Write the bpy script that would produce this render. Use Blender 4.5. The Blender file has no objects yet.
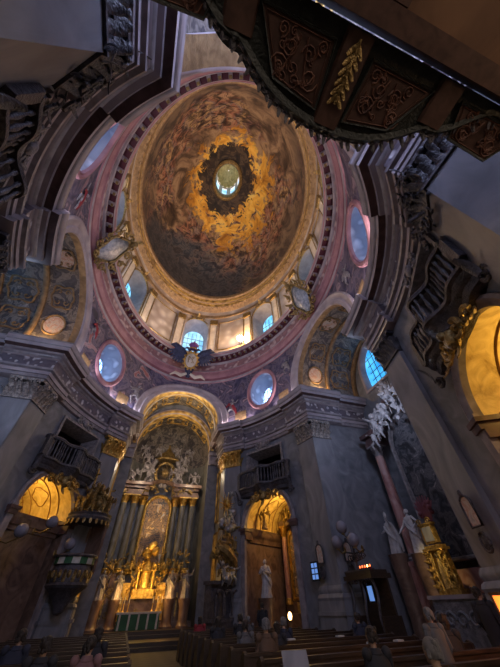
import bpy, math, random
from math import sin, cos, pi, sqrt, radians as R
from mathutils import Vector, Matrix
RND = random.Random(7)
C = bpy.context.scene.collection
EYE = 1.6           # heights below are written relative to the eye; every root is lifted by EYE at the end

# ------------------------------------------------------------------ materials
def newmat(name):
    m = bpy.data.materials.new(name); m.use_nodes = True
    nt = m.node_tree; b = nt.nodes['Principled BSDF']
    return m, nt, b

def N(nt, t, **k):
    n = nt.nodes.new(t)
    for a, v in k.items():
        if a.startswith('i_'):
            n.inputs[a[2:].replace('_', ' ')].default_value = v
        else: setattr(n, a, v)
    return n

def ramp(nt, stops, interp='LINEAR'):
    r = nt.nodes.new('ShaderNodeValToRGB'); cr = r.color_ramp; cr.interpolation = interp
    while len(cr.elements) < len(stops): cr.elements.new(.5)
    for e, (p, c) in zip(cr.elements, stops): e.position = p; e.color = (*c, 1)
    return r

def mat(name, stops, scale=2., dist=.6, rough=.6, metal=0., bump=.0, bscale=None, stretch=(1, 1, 1), detail=6, kind='noise', spec=.4):
    m, nt, b = newmat(name); L = nt.links.new
    tc = N(nt, 'ShaderNodeTexCoord'); mp = N(nt, 'ShaderNodeMapping'); mp.inputs['Scale'].default_value = stretch
    L(tc.outputs['Object'], mp.inputs[0])
    if kind == 'voronoi':
        n0 = N(nt, 'ShaderNodeTexNoise'); n0.inputs['Scale'].default_value = scale * .6
        mx = N(nt, 'ShaderNodeMix', data_type='VECTOR'); mx.inputs[0].default_value = .25
        L(mp.outputs[0], n0.inputs['Vector']); L(mp.outputs[0], mx.inputs['A']); L(n0.outputs['Color'], mx.inputs['B'])
        n = N(nt, 'ShaderNodeTexVoronoi', feature='SMOOTH_F1'); n.inputs['Scale'].default_value = scale
        L(mx.outputs['Result'], n.inputs['Vector']); fac = n.outputs['Distance']
    else:
        n = N(nt, 'ShaderNodeTexNoise'); n.inputs['Scale'].default_value = scale
        n.inputs['Detail'].default_value = detail; n.inputs['Distortion'].default_value = dist
        L(mp.outputs[0], n.inputs['Vector']); fac = n.outputs[0]
    r = ramp(nt, stops); L(fac, r.inputs[0]); L(r.outputs[0], b.inputs['Base Color'])
    b.inputs['Roughness'].default_value = rough; b.inputs['Metallic'].default_value = metal
    b.inputs['Specular IOR Level'].default_value = spec
    if bump:
        bn = N(nt, 'ShaderNodeBump'); bn.inputs['Strength'].default_value = bump; bn.inputs['Distance'].default_value = .08
        if bscale:
            n2 = N(nt, 'ShaderNodeTexNoise'); n2.inputs['Scale'].default_value = bscale; n2.inputs['Distortion'].default_value = 1.5
            L(mp.outputs[0], n2.inputs['Vector']); L(n2.outputs[0], bn.inputs['Height'])
        else: L(fac, bn.inputs['Height'])
        L(bn.outputs[0], b.inputs['Normal'])
    return m

def emit(name, col, s):
    m, nt, b = newmat(name)
    b.inputs['Base Color'].default_value = (*col, 1); b.inputs['Emission Color'].default_value = (*col, 1)
    b.inputs['Emission Strength'].default_value = s; b.inputs['Roughness'].default_value = .3
    return m

def flat(name, a, bcol=None, **k):
    bcol = bcol or tuple(x * .72 for x in a)
    return mat(name, [(.3, bcol), (.7, a)], **k)

M = dict(
    wall=mat('violet_grey_stucco', [(.25, (.105, .11, .13)), (.5, (.17, .175, .20)), (.75, (.25, .25, .275))], 1.3, 1.2, .55, bump=.15),
    pilaster=mat('grey_marble', [(.25, (.12, .125, .145)), (.5, (.21, .21, .235)), (.8, (.32, .31, .34))], 1.1, 1.6, .42, stretch=(1, 1, .35), detail=8),
    mould=mat('lilac_moulding', [(.3, (.16, .14, .155)), (.7, (.34, .30, .315))], 2.5, .5, .34),
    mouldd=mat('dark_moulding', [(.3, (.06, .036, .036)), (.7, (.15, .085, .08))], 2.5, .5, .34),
    frieze=mat('scroll_frieze', [(.0, (.62, .58, .58)), (.22, (.44, .40, .42)), (.36, (.10, .08, .10)), (.7, (.15, .12, .14))], 4.2, 0, .5, bump=.9, kind='voronoi'),
    rose=mat('rose_stucco', [(.3, (.28, .125, .155)), (.7, (.46, .24, .25))], 1.2, .6, .55),
    rosed=mat('deep_rose_stucco', [(.3, (.17, .05, .075)), (.7, (.27, .10, .12))], 1.5, .6, .55),
    lilac=mat('lilac_stucco', [(.3, (.24, .20, .225)), (.7, (.43, .37, .385))], 1.0, .6, .5),
    rosefr=mat('rose_scroll_frieze', [(.05, (.62, .50, .46)), (.25, (.5, .37, .36)), (.42, (.24, .12, .14)), (.7, (.33, .17, .18))], 2.6, 0, .5, bump=.7, kind='voronoi'),
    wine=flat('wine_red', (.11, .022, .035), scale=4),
    cream=mat('cream_stucco', [(.3, (.50, .43, .34)), (.7, (.68, .61, .50))], 1.5, .8, .55),
    drum=mat('drum_stucco', [(.05, (.62, .56, .48)), (.3, (.47, .41, .36)), (.55, (.33, .27, .23))], 1.5, 0, .6, kind='voronoi', bump=.4),
    gold=mat('gilding', [(.3, (.34, .19, .045)), (.65, (.78, .52, .15))], 6, .5, .36, metal=.85, bump=.4, bscale=14),
    goldp=mat('gilt_stucco', [(.1, (.72, .50, .16)), (.4, (.50, .31, .09)), (.65, (.2, .12, .04))], 3.2, 0, .45, metal=.25, kind='voronoi', bump=.8),
    golddark=mat('tarnished_gilding', [(.3, (.13, .085, .035)), (.7, (.42, .29, .11))], 6, .5, .42, metal=.7, bump=.5, bscale=12),
    silver=mat('silvered_metal', [(.3, (.16, .18, .22)), (.7, (.48, .50, .55))], 5, .5, .35, metal=.75, bump=.4, bscale=14),
    statue=mat('white_stucco_figure', [(.3, (.36, .34, .35)), (.7, (.58, .56, .57))], 4, .5, .5, bump=.3, bscale=9),
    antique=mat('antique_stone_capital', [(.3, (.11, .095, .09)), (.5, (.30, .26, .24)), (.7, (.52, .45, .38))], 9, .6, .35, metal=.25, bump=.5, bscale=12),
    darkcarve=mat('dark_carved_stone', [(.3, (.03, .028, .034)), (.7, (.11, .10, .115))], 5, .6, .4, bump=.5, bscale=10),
    greycarve=mat('grey_carved_stone', [(.3, (.13, .12, .13)), (.7, (.33, .30, .31))], 5, .6, .42, bump=.5, bscale=10),
    pinkm=mat('pink_marble', [(.3, (.24, .10, .10)), (.5, (.40, .21, .19)), (.75, (.52, .36, .33))], 1.6, 2.2, .3, detail=9, stretch=(1, 1, .5)),
    brownm=mat('brown_marble', [(.3, (.085, .05, .038)), (.55, (.19, .12, .09)), (.8, (.27, .19, .15))], 1.3, 2.0, .35, detail=9),
    greenm=mat('green_grey_marble', [(.3, (.075, .075, .065)), (.55, (.16, .155, .14)), (.8, (.29, .275, .25))], 1.6, 2.0, .3, detail=9, stretch=(1, 1, .4)),
    black=flat('near_black', (.012, .012, .014), scale=3, rough=.5),
    void=flat('dark_room_shade', (.03, .028, .032), scale=2),  # near-black colour stands in for shade in the room behind the balcony
    wood=mat('dark_walnut', [(.3, (.022, .014, .010)), (.7, (.06, .038, .026))], 3, 1, .4, stretch=(1, 6, 6)),
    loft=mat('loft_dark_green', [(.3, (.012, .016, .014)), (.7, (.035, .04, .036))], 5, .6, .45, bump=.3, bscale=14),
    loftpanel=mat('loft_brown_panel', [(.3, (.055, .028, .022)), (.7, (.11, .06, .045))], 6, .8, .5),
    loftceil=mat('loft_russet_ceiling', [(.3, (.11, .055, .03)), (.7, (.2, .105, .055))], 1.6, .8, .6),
    copper=mat('copper_scroll', [(.3, (.22, .10, .06)), (.7, (.5, .3, .2))], 6, .5, .4, metal=.4),
    chapel=mat('ochre_vault', [(.3, (.42, .27, .08)), (.5, (.66, .47, .17)), (.7, (.82, .62, .26))], 1.5, 1.6, .5, bump=.5),
    line=flat('brown_line_moulding', (.30, .15, .04), scale=3),
    frame=mat('ochre_gilt_moulding', [(.3, (.16, .095, .045)), (.7, (.33, .215, .105))], 3, .6, .5, metal=.15, bump=.3, bscale=8),
    oval=mat('grey_arabesque_plaster', [(.05, (.85, .82, .84)), (.25, (.66, .64, .68)), (.4, (.36, .35, .40)), (.7, (.45, .43, .48))], 2.2, 0, .5, bump=.7, kind='voronoi'),
    copperd=mat('dull_red_scroll', [(.3, (.06, .022, .018)), (.7, (.21, .10, .065))], 9, .5, .5),
    skin=flat('skin', (.42, .27, .20), scale=5), hairg=flat('grey_hair', (.15, .145, .15), scale=20), hairb=flat('dark_hair', (.03, .022, .018), scale=20),
    coatd=flat('dark_coat', (.028, .028, .034), scale=4, rough=.85), coatb=flat('navy_coat', (.03, .035, .06), scale=4, rough=.85),
    coatp=flat('dusty_pink_coat', (.22, .12, .12), scale=4, rough=.85), coatg=flat('grey_coat', (.13, .125, .13), scale=4, rough=.85),
    coatbr=flat('brown_coat', (.12, .075, .05), scale=4, rough=.85), red=flat('red_cloth', (.3, .03, .04), scale=4, rough=.8),
    paper=flat('paper', (.55, .55, .56), scale=4), green=flat('green_cloth', (.03, .12, .05), scale=4), white=flat('white_cloth', (.6, .58, .52), scale=4),
    navy=mat('navy_feathers', [(.3, (.012, .016, .04)), (.7, (.05, .06, .13))], 5, .5, .4, bump=.4, bscale=8),
    purple=flat('purple_velvet', (.2, .07, .25), scale=5), globe=flat('frosted_globe', (.24, .23, .28), scale=2, rough=.25),
    shade=flat('grey_recess_plaster', (.22, .22, .25), scale=2),
    winframe=flat('dark_window_bars', (.10, .11, .13), scale=3),
)

def sky_glass(name, s, c0=(.05, .33, .75), c1=(.28, .72, 1.0)):
    m, nt, b = newmat(name); L = nt.links.new
    tc = N(nt, 'ShaderNodeTexCoord'); n = N(nt, 'ShaderNodeTexNoise'); n.inputs['Scale'].default_value = .9
    r = ramp(nt, [(.35, c0), (.65, c1)]); L(tc.outputs['Object'], n.inputs['Vector']); L(n.outputs[0], r.inputs[0])
    L(r.outputs[0], b.inputs['Emission Color']); b.inputs['Emission Strength'].default_value = s
    b.inputs['Base Color'].default_value = (.02, .04, .06, 1); b.inputs['Roughness'].default_value = .2
    return m
M['glass'] = sky_glass('dusk_sky_through_glass', 1.0)
M['glasso'] = sky_glass('oval_window_glass', 6.0, (.12, .26, .55), (.25, .42, .75))
M['glassr'] = sky_glass('lunette_glass', 1.25, (.015, .20, .55), (.07, .38, .75))
M['glassl'] = sky_glass('bright_dusk_sky_through_glass', 1.0, (.16, .42, .72), (.42, .72, .95))

def painting(name, cols, scale=1.0, dist=1.0, big=.6):
    """a dark baroque canvas or fresco: warped cloudy figures in a few pigments"""
    m, nt, b = newmat(name); L = nt.links.new
    tc = N(nt, 'ShaderNodeTexCoord')
    w = N(nt, 'ShaderNodeTexNoise'); w.inputs['Scale'].default_value = scale * .8; w.inputs['Detail'].default_value = 3
    L(tc.outputs['Object'], w.inputs['Vector'])
    ma = N(nt, 'ShaderNodeVectorMath', operation='MULTIPLY_ADD'); L(w.outputs['Color'], ma.inputs[0])
    ma.inputs[1].default_value = (dist * 2,) * 3; L(tc.outputs['Object'], ma.inputs[2])
    n = N(nt, 'ShaderNodeTexNoise'); n.inputs['Scale'].default_value = scale * 1.5; n.inputs['Detail'].default_value = 5; n.inputs['Distortion'].default_value = 1.2
    L(ma.outputs[0], n.inputs['Vector'])
    st = [(.30 + .4 * i / (len(cols) - 1), c) for i, c in enumerate(cols)]
    r = ramp(nt, st); L(n.outputs[0], r.inputs[0]); L(r.outputs[0], b.inputs['Base Color'])
    b.inputs['Roughness'].default_value = .6
    return m
M['pend'] = painting('indigo_pendentive_painting', [(.02, .018, .04), (.035, .032, .07), (.07, .06, .12), (.16, .13, .18), (.045, .035, .07), (.33, .24, .27), (.30, .10, .10)], .55, .5)
M['vaultp'] = painting('grey_gold_vault_painting', [(.03, .027, .03), (.09, .08, .085), (.05, .042, .045), (.22, .19, .165), (.10, .08, .07), (.34, .29, .25)], .9, .6)
M['canvas'] = painting('dark_altar_canvas', [(.008, .009, .012), (.02, .022, .028), (.045, .045, .055), (.13, .12, .13), (.06, .06, .07), (.28, .25, .25)], 1.1, .8)
M['canvas2'] = painting('high_altar_canvas', [(.03, .035, .05), (.10, .10, .12), (.32, .2, .12), (.06, .055, .07), (.5, .32, .14), (.34, .38, .46)], 1.3, .5)
M['lunette'] = painting('dark_gold_lunette_painting', [(.06, .035, .012), (.16, .09, .03), (.32, .2, .07), (.5, .34, .12)], 1.5, .6)
M['medal'] = painting('medallion_scene', [(.32, .28, .26), (.5, .42, .36), (.42, .22, .16), (.55, .48, .42)], 2., .4)

def fresco():
    m, nt, b = newmat('dome_fresco'); L = nt.links.new
    tc = N(nt, 'ShaderNodeTexCoord'); sx = N(nt, 'ShaderNodeSeparateXYZ')
    L(tc.outputs['Object'], sx.inputs[0])
    def math_(op, a, c=None, d=None):
        n = N(nt, 'ShaderNodeMath', operation=op)
        for i, v in enumerate((a, c, d)):
            if v is None: continue
            if isinstance(v, (int, float)): n.inputs[i].default_value = v
            else: L(v, n.inputs[i])
        return n.outputs[0]
    def noise(sc, det=5, dis=0., vec=None, off=0):
        n = N(nt, 'ShaderNodeTexNoise'); n.inputs['Scale'].default_value = sc; n.inputs['Detail'].default_value = det; n.inputs['Distortion'].default_value = dis
        mp = N(nt, 'ShaderNodeMapping'); mp.inputs['Location'].default_value = (off, off * .7, 0); L(vec or tc.outputs['Object'], mp.inputs[0]); L(mp.outputs[0], n.inputs['Vector'])
        return n
    def mix(f, a, c):
        n = N(nt, 'ShaderNodeMix', data_type='RGBA')
        L(f, n.inputs[0])
        for s, v in (('A', a), ('B', c)):
            if isinstance(v, tuple): n.inputs[s].default_value = (*v, 1)
            else: L(v, n.inputs[s])
        return n.outputs['Result']
    def step(v, lo, hi):
        n = N(nt, 'ShaderNodeMapRange', interpolation_type='SMOOTHSTEP'); L(v, n.inputs[0]); n.inputs[1].default_value = lo; n.inputs[2].default_value = hi
        return n.outputs[0]
    X = math_('DIVIDE', sx.outputs[0], 8.25); Y = math_('DIVIDE', sx.outputs[1], 10.7)
    r = math_('SQRT', math_('ADD', math_('MULTIPLY', X, X), math_('MULTIPLY', Y, Y)))
    def nz(sc, det, rough, dis, off, vec=None):
        n = noise(sc, det, dis, vec, off); n.inputs['Roughness'].default_value = rough; return n.outputs[0]
    warp = noise(.16, 2); ma = N(nt, 'ShaderNodeVectorMath', operation='MULTIPLY_ADD'); L(warp.outputs['Color'], ma.inputs[0]); ma.inputs[1].default_value = (3, 3, 3); L(tc.outputs['Object'], ma.inputs[2])
    big = nz(.13, 3, .5, .8, 4); mid = nz(.34, 6, .62, 1.1, 11, ma.outputs[0]); fine = nz(1.0, 6, .65, .7, 23, ma.outputs[0]); hue = nz(.42, 3, .5, .6, 51); rag = nz(.75, 4, .6, 1.0, 63)
    cloud = ramp(nt, [(.33, (.035, .02, .012)), (.43, (.11, .066, .036)), (.51, (.25, .155, .085)), (.60, (.44, .29, .155)), (.70, (.17, .095, .05))]); L(mid, cloud.inputs[0])
    # crowds: flesh, drapery and shadow, tinted patch by patch
    tint = ramp(nt, [(.36, (.58, .36, .2)), (.45, (.44, .18, .10)), (.52, (.30, .22, .19)), (.58, (.62, .40, .17)), (.66, (.26, .14, .11))]); L(hue, tint.inputs[0])
    lum = ramp(nt, [(.36, (.06, .05, .05)), (.46, (.28, .26, .25)), (.53, (.75, .72, .70)), (.58, (1, 1, 1)), (.62, (.35, .33, .32)), (.70, (.12, .11, .12))]); L(fine, lum.inputs[0])
    mul = N(nt, 'ShaderNodeMix', data_type='RGBA', blend_type='MULTIPLY'); mul.inputs[0].default_value = 1; L(tint.outputs[0], mul.inputs['A']); L(lum.outputs[0], mul.inputs['B']); figs = mul.outputs['Result']
    belt = math_('ADD', math_('MULTIPLY', step(r, .45, .75), .42), math_('MULTIPLY', Y, .16))
    fm = step(math_('ADD', belt, math_('MULTIPLY', math_('SUBTRACT', big, .5), 2.2)), .24, .42)
    col = mix(fm, cloud.outputs[0], figs)
    blue = ramp(nt, [(.36, (.014, .018, .026)), (.48, (.045, .052, .065)), (.56, (.12, .115, .115)), (.6, (.06, .05, .05)), (.68, (.02, .022, .03))]); L(fine, blue.inputs[0])
    bm = step(math_('ADD', math_('ADD', math_('MULTIPLY', r, .95), math_('MULTIPLY', Y, .42)), math_('MULTIPLY', math_('SUBTRACT', math_('MULTIPLY', X, -.14), math_('MULTIPLY', big, -.9)), 1.0)), 1.52, 1.78)
    col = mix(bm, col, blue.outputs[0])
    gold = ramp(nt, [(.34, (.34, .13, .015)), (.45, (.72, .34, .04)), (.55, (1., .60, .09)), (.66, (1., .75, .2))]); L(mid, gold.inputs[0])
    rr = math_('ADD', r, math_('MULTIPLY', math_('SUBTRACT', mid, .5), .9))
    rr = math_('ADD', rr, math_('MULTIPLY', math_('SUBTRACT', fine, .5), .35))
    rr = math_('SUBTRACT', rr, math_('MULTIPLY', X, .14)); rr = math_('SUBTRACT', rr, math_('MULTIPLY', Y, .10))
    gm = math_('SUBTRACT', 1, step(rr, .57, .65))
    gold2 = mix(step(fine, .56, .6), gold.outputs[0], figs)
    col = mix(gm, col, gold2)
    rw = math_('ADD', r, math_('MULTIPLY', math_('SUBTRACT', rag, .5), .45))
    dm = math_('SUBTRACT', 1, step(rw, .43, .455))
    dk = ramp(nt, [(.34, (.012, .009, .008)), (.48, (.045, .03, .02)), (.56, (.12, .08, .045)), (.64, (.04, .025, .018))]); L(fine, dk.inputs[0])
    col = mix(dm, col, dk.outputs[0])
    edge = step(r, .90, .995); col = mix(math_('MULTIPLY', edge, .55), col, (.035, .028, .026))
    L(col, b.inputs['Base Color']); b.inputs['Roughness'].default_value = .7
    return m
M['fresco'] = fresco()

def tiles():
    m, nt, b = newmat('stone_tile_floor'); L = nt.links.new
    tc = N(nt, 'ShaderNodeTexCoord'); br = N(nt, 'ShaderNodeTexChecker'); br.inputs['Scale'].default_value = 2.0
    mp = N(nt, 'ShaderNodeMapping'); mp.inputs['Rotation'].default_value = (0, 0, .785); L(tc.outputs['Object'], mp.inputs[0]); L(mp.outputs[0], br.inputs[0])
    br.inputs['Color1'].default_value = (.05, .043, .038, 1); br.inputs['Color2'].default_value = (.025, .021, .02, 1)
    L(br.outputs[0], b.inputs['Base Color']); b.inputs['Roughness'].default_value = .75
    return m
M['floor'] = tiles()

# ------------------------------------------------------------------ mesh builder
class MB:
    def __init__(s): s.v = []; s.f = []; s.mi = []; s.T = Matrix.Identity(4); s.k = 0; s.cuts = []
    def add(s, vs, fs):
        o = len(s.v); T = s.T
        s.v += [tuple(T @ Vector(p)) for p in vs]
        s.f += [tuple(i + o for i in f) for f in fs]; s.mi += [s.k] * len(fs)
    def grid(s, rows, cu=False, cv=False, ks=None):
        n = len(rows[0]); m = len(rows); vs = [p for r in rows for p in r]; k0 = s.k
        for i in range(m if cu else m - 1):
            fs = []
            for j in range(n if cv else n - 1):
                a = i * n + j; b2 = i * n + (j + 1) % n; c = ((i + 1) % m) * n + (j + 1) % n; d = ((i + 1) % m) * n + j
                fs.append((a, b2, c, d))
            if i == 0: o = len(s.v); s.v += [tuple(s.T @ Vector(p)) for p in vs]
            s.f += [tuple(x + o for x in f) for f in fs]
            s.mi += [ks[min(i, len(ks) - 1)] if ks else k0] * len(fs)
    def box(s, c, d, rz=0., taper=1.):
        x, y, z = d[0] / 2, d[1] / 2, d[2] / 2; ca, sa = cos(rz), sin(rz); vs = []
        for k, t in ((-z, 1.), (z, taper)):
            for a, b2 in ((-x, -y), (x, -y), (x, y), (-x, y)):
                a *= t; b2 *= t; vs.append((c[0] + a * ca - b2 * sa, c[1] + a * sa + b2 * ca, c[2] + k))
        s.add(vs, [(0, 3, 2, 1), (4, 5, 6, 7), (0, 1, 5, 4), (1, 2, 6, 5), (2, 3, 7, 6), (3, 0, 4, 7)])
    def lathe(s, prof, c=(0, 0, 0), n=16, ey=1., caps=True, a0=0., a1=2 * pi):
        full = abs(a1 - a0 - 2 * pi) < 1e-6; m = n if full else n + 1
        rows = [[(c[0] + r * cos(a0 + (a1 - a0) * j / n), c[1] + r * ey * sin(a0 + (a1 - a0) * j / n), c[2] + z) for j in range(m)] for r, z in prof]
        s.grid(rows, cv=full)
        if caps and full:
            for (r, z), fl in ((prof[0], 0), (prof[-1], 1)):
                if r > 1e-4:
                    vs = [(c[0] + r * cos(2 * pi * j / n), c[1] + r * ey * sin(2 * pi * j / n), c[2] + z) for j in range(n)]
                    s.add(vs, [tuple(range(n)) if fl else tuple(range(n - 1, -1, -1))])
    def ell(s, c, r, n=10, m=6):
        rows = []
        for i in range(m + 1):
            t = -pi / 2 + pi * i / m; q = max(cos(t), .02)
            rows.append([(c[0] + r[0] * q * cos(2 * pi * j / n), c[1] + r[1] * q * sin(2 * pi * j / n), c[2] + r[2] * sin(t)) for j in range(n)])
        s.grid(rows, cv=True)
    def tube(s, pts, rad, n=6, flat=1., nrm=None, closed=False):
        """swept tube; rad a number or list; flat squeezes it along nrm"""
        pts = [Vector(p) for p in pts]; m = len(pts); rows = []
        for i, p in enumerate(pts):
            if closed: t = pts[(i + 1) % m] - pts[i - 1]
            else: t = pts[min(i + 1, m - 1)] - pts[max(i - 1, 0)]
            if t.length < 1e-9: t = Vector((0, 0, 1))
            t.normalize()
            q = Vector(nrm) if nrm else (Vector((0, 0, 1)) if abs(t.z) < .9 else Vector((1, 0, 0)))
            b2 = t.cross(q)
            if b2.length < 1e-6: b2 = t.orthogonal()
            b2.normalize(); q = b2.cross(t).normalized()
            r = rad[i] if isinstance(rad, (list, tuple)) else rad
            rows.append([tuple(p + b2 * r * cos(2 * pi * j / n) + q * r * flat * sin(2 * pi * j / n)) for j in range(n)])
        s.grid(rows, cu=closed, cv=True)
        if not closed:
            s.add(rows[0], [tuple(range(n))]); s.add(rows[-1], [tuple(range(n - 1, -1, -1))])
    def scroll(s, c, r, turns=1.4, a0=0., w=.04, sgn=1, n=16, y=-1., grow=.85):
        """C-scroll in the local XZ plane"""
        pts = []; rad = []
        for i in range(n + 1):
            t = i / n; a = a0 + sgn * turns * 2 * pi * t; q = r * (1 - grow * t)
            pts.append((c[0] + q * cos(a), c[1] - .5 * w * t, c[2] + q * sin(a))); rad.append(w * (1 - .35 * t))
        s.tube(pts, rad, 6)
    def leaf(s, base, up, out, L, W, curl=.5, n=5):
        """a fat curled acanthus leaf"""
        up = Vector(up).normalized(); out = Vector(out).normalized(); b0 = Vector(base); pts = []; rad = []
        for i in range(n + 1):
            t = i / n; pts.append(b0 + up * L * (t - .25 * curl * t ** 3) + out * L * curl * t ** 2.2)
            rad.append(W * .5 * (.55 + 1.1 * t - 1.35 * t * t) + .004)
        s.tube(pts, rad, 6, .3, tuple(out + up * .2))
    def build(s, name, mats, parent=None, smooth=40, loc=None, rz=None):
        if s.cuts and parent:          # every recorded figure becomes a part of its own
            drop = set()
            for nm, f0, f1 in s.cuts:
                q = MB(); idx = {}
                for i in range(f0, f1):
                    drop.add(i); fc = []
                    for v in s.f[i]:
                        if v not in idx: idx[v] = len(q.v); q.v.append(s.v[v])
                        fc.append(idx[v])
                    q.f.append(tuple(fc)); q.mi.append(s.mi[i])
                q.build(nm, mats, parent, smooth)
            keep = [i for i in range(len(s.f)) if i not in drop]; idx = {}; nv = []; nf = []
            for i in keep:
                fc = []
                for v in s.f[i]:
                    if v not in idx: idx[v] = len(nv); nv.append(s.v[v])
                    fc.append(idx[v])
                nf.append(tuple(fc))
            s.mi = [s.mi[i] for i in keep]; s.v = nv; s.f = nf; s.cuts = []
            if not nf: return None
        me = bpy.data.meshes.new(name); me.from_pydata(s.v, [], s.f); me.update()
        if not isinstance(mats, (list, tuple)): mats = [mats]
        for m in mats: me.materials.append(M[m] if isinstance(m, str) else m)
        me.polygons.foreach_set('material_index', s.mi)
        if smooth:
            me.polygons.foreach_set('use_smooth', [True] * len(s.f)); me.set_sharp_from_angle(angle=R(smooth))
        o = bpy.data.objects.new(name, me); C.objects.link(o)
        if parent: o.parent = parent
        if loc is not None: o.location = loc
        if rz is not None: o.rotation_euler.z = rz
        return o

def thing(name, label, cat, loc=(0, 0, 0), rz=0., group=None):
    o = bpy.data.objects.new(name, None); C.objects.link(o); o.location = loc; o.rotation_euler = (0, 0, rz)
    o['label'] = label; o['category'] = cat; o.empty_display_size = .2
    if group: o['group'] = group
    return o
def tag(o, label, cat, group=None):
    o['label'] = label; o['category'] = cat
    if group: o['group'] = group
    return o
def struct(o, label=None, cat=None):
    o['kind'] = 'structure'
    if label: o['label'] = label; o['category'] = cat or 'wall'
    return o
KIDS = {}
def dup(root, loc=None, rz=None, label=None, group=None):
    def cp(o, par):
        c = o.copy(); C.objects.link(c); c.parent = par
        for ch in [x for x in allobj if x.parent == o]: cp(ch, c)
        return c
    allobj = list(C.objects); r = cp(root, None)
    if loc is not None: r.location = loc
    if rz is not None: r.rotation_euler.z = rz
    if label: r['label'] = label
    if group: r['group'] = group
    return r

# ------------------------------------------------------------------ plan of the oval nave
WA, WB = 8.7, 12.3            # wall ellipse
AY, CX = 3.9, 4.2             # half widths: side arms, chancel
tB = math.asin(AY / WB); tA = math.acos(CX / WA)
def ep(t, a=WA, b=WB): return Vector((a * cos(t), b * sin(t), 0))
def en(t, a=WA, b=WB):        # inward normal
    v = Vector((-cos(t) / a, -sin(t) / b, 0)); return v.normalized()

class Arc:
    """arc length table along the bay wall measured from the bay centre"""
    def __init__(s, a, b, tc, n=600, span=1.0):
        s.a, s.b = a, b; s.ts = [tc - span + 2 * span * i / n for i in range(n + 1)]
        ss = [0.]
        for i in range(n): ss.append(ss[-1] + (ep(s.ts[i + 1], a, b) - ep(s.ts[i], a, b)).length)
        off = ss[n // 2]; s.ss = [x - off for x in ss]
    def t(s, d):
        for i in range(len(s.ss) - 1):
            if s.ss[i + 1] >= d:
                f = (d - s.ss[i]) / (s.ss[i + 1] - s.ss[i]); return s.ts[i] + f * (s.ts[i + 1] - s.ts[i])
        return s.ts[-1]
    def s_of(s, t):
        for i in range(len(s.ts) - 1):
            if s.ts[i + 1] >= t:
                f = (t - s.ts[i]) / (s.ts[i + 1] - s.ts[i]); return s.ss[i] + f * (s.ss[i + 1] - s.ss[i])
        return s.ss[-1]
TC = .729                      # bay centre parameter, point about (6.5, 8.2)
ARC = Arc(WA, WB, TC)

def strip(mb, pos, slist, intervals):
    """vertical wall strip; intervals(s) lists the solid z ranges"""
    e = 1e-4
    for s0, s1 in zip(slist, slist[1:]):
        if s1 - s0 < 1e-6: continue
        i0 = intervals(s0 + e * .1 if s1 - s0 > e else s0); i1 = intervals(s1 - e * .1 if s1 - s0 > e else s1)
        for (a, b), (c, d) in zip(i0, i1):
            if b - a < 1e-4 and d - c < 1e-4: continue
            p, q = pos(s0), pos(s1)
            mb.add([(p[0], p[1], a), (q[0], q[1], c), (q[0], q[1], d), (p[0], p[1], b)], [(0, 1, 2, 3)])

def lin(a, b, n): return [a + (b - a) * i / n for i in range(n + 1)]
QUADS = [('front_right', 1, 1), ('front_left', -1, 1), ('rear_right', 1, -1), ('rear_left', -1, -1)]
NR, NZ, WH0, WH1, WW = 1.85, 3.68, 6.0, 8.3, 1.5      # niche radius and spring, balcony door
def mirror_add(mb, sx, sy):
    mb.T = Matrix.Diagonal((sx, sy, 1, 1))

def bay_frame(sx, sy):
    p = ep(TC); n = -en(TC); loc = Vector((p.x * sx, p.y * sy, 0)); out = Vector((n.x * sx, n.y * sy, 0))
    return loc, math.atan2(out.y, out.x) - pi / 2

for name, sx, sy in QUADS:
    mb = MB(); mirror_add(mb, sx, sy)
    sB, sA = ARC.s_of(tB), ARC.s_of(tA)
    sl = sorted(set(lin(sB, -NR, 8) + lin(-NR, -WW, 5) + lin(-WW, WW, 24) + lin(WW, NR, 5) + lin(NR, sA, 8) + [NR * sin(x) for x in lin(-pi / 2, pi / 2, 24)]))
    def iv(s):
        if abs(s) >= NR: return [(-EYE, 10.9), (9.7, 10.9), (9.7, 10.9)]
        za = NZ + sqrt(max(0, NR * NR - s * s))
        if abs(s) >= WW: return [(za, 10.9), (9.7, 10.9), (9.7, 10.9)]
        return [(za, WH0), (WH1, 10.9), (9.7, 10.9)]
    def iv2(s):
        if abs(s) >= NR: return [(-EYE, 10.9)]
        za = NZ + sqrt(max(0, NR * NR - s * s)); return [(za, 10.9)] if abs(s) >= WW - 1e-3 else [(za, WH0), (WH1, 10.9)]
    pos = lambda s: ep(ARC.t(s))
    # split where the number of openings changes
    strip(mb, pos, [x for x in sl if x <= -NR], lambda s: [(-EYE, 10.9)])
    strip(mb, pos, [x for x in sl if x >= NR], lambda s: [(-EYE, 10.9)])
    strip(mb, pos, [x for x in sl if -NR <= x <= -WW], lambda s: [(NZ + sqrt(max(0, NR * NR - s * s)), 10.9)])
    strip(mb, pos, [x for x in sl if WW <= x <= NR], lambda s: [(NZ + sqrt(max(0, NR * NR - s * s)), 10.9)])
    strip(mb, pos, [x for x in sl if -WW <= x <= WW], lambda s: [(NZ + sqrt(max(0, NR * NR - s * s)), WH0), (WH1, 10.9)])
    # arm wall and chancel wall returns of the same pier
    depth = 13.0 if True else 0
    mb.add([(WA * cos(tB), AY, -EYE), (13, AY, -EYE), (13, AY, 10.9), (WA * cos(tB), AY, 10.9)], [(0, 1, 2, 3)])
    yE = 18.5 if sy > 0 else 15
    mb.add([(CX, WB * sin(tA), -EYE), (CX, yE, -EYE), (CX, yE, 10.9), (CX, WB * sin(tA), 10.9)], [(0, 1, 2, 3)])
    struct(mb.build('wall_' + name, 'wall'))

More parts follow.
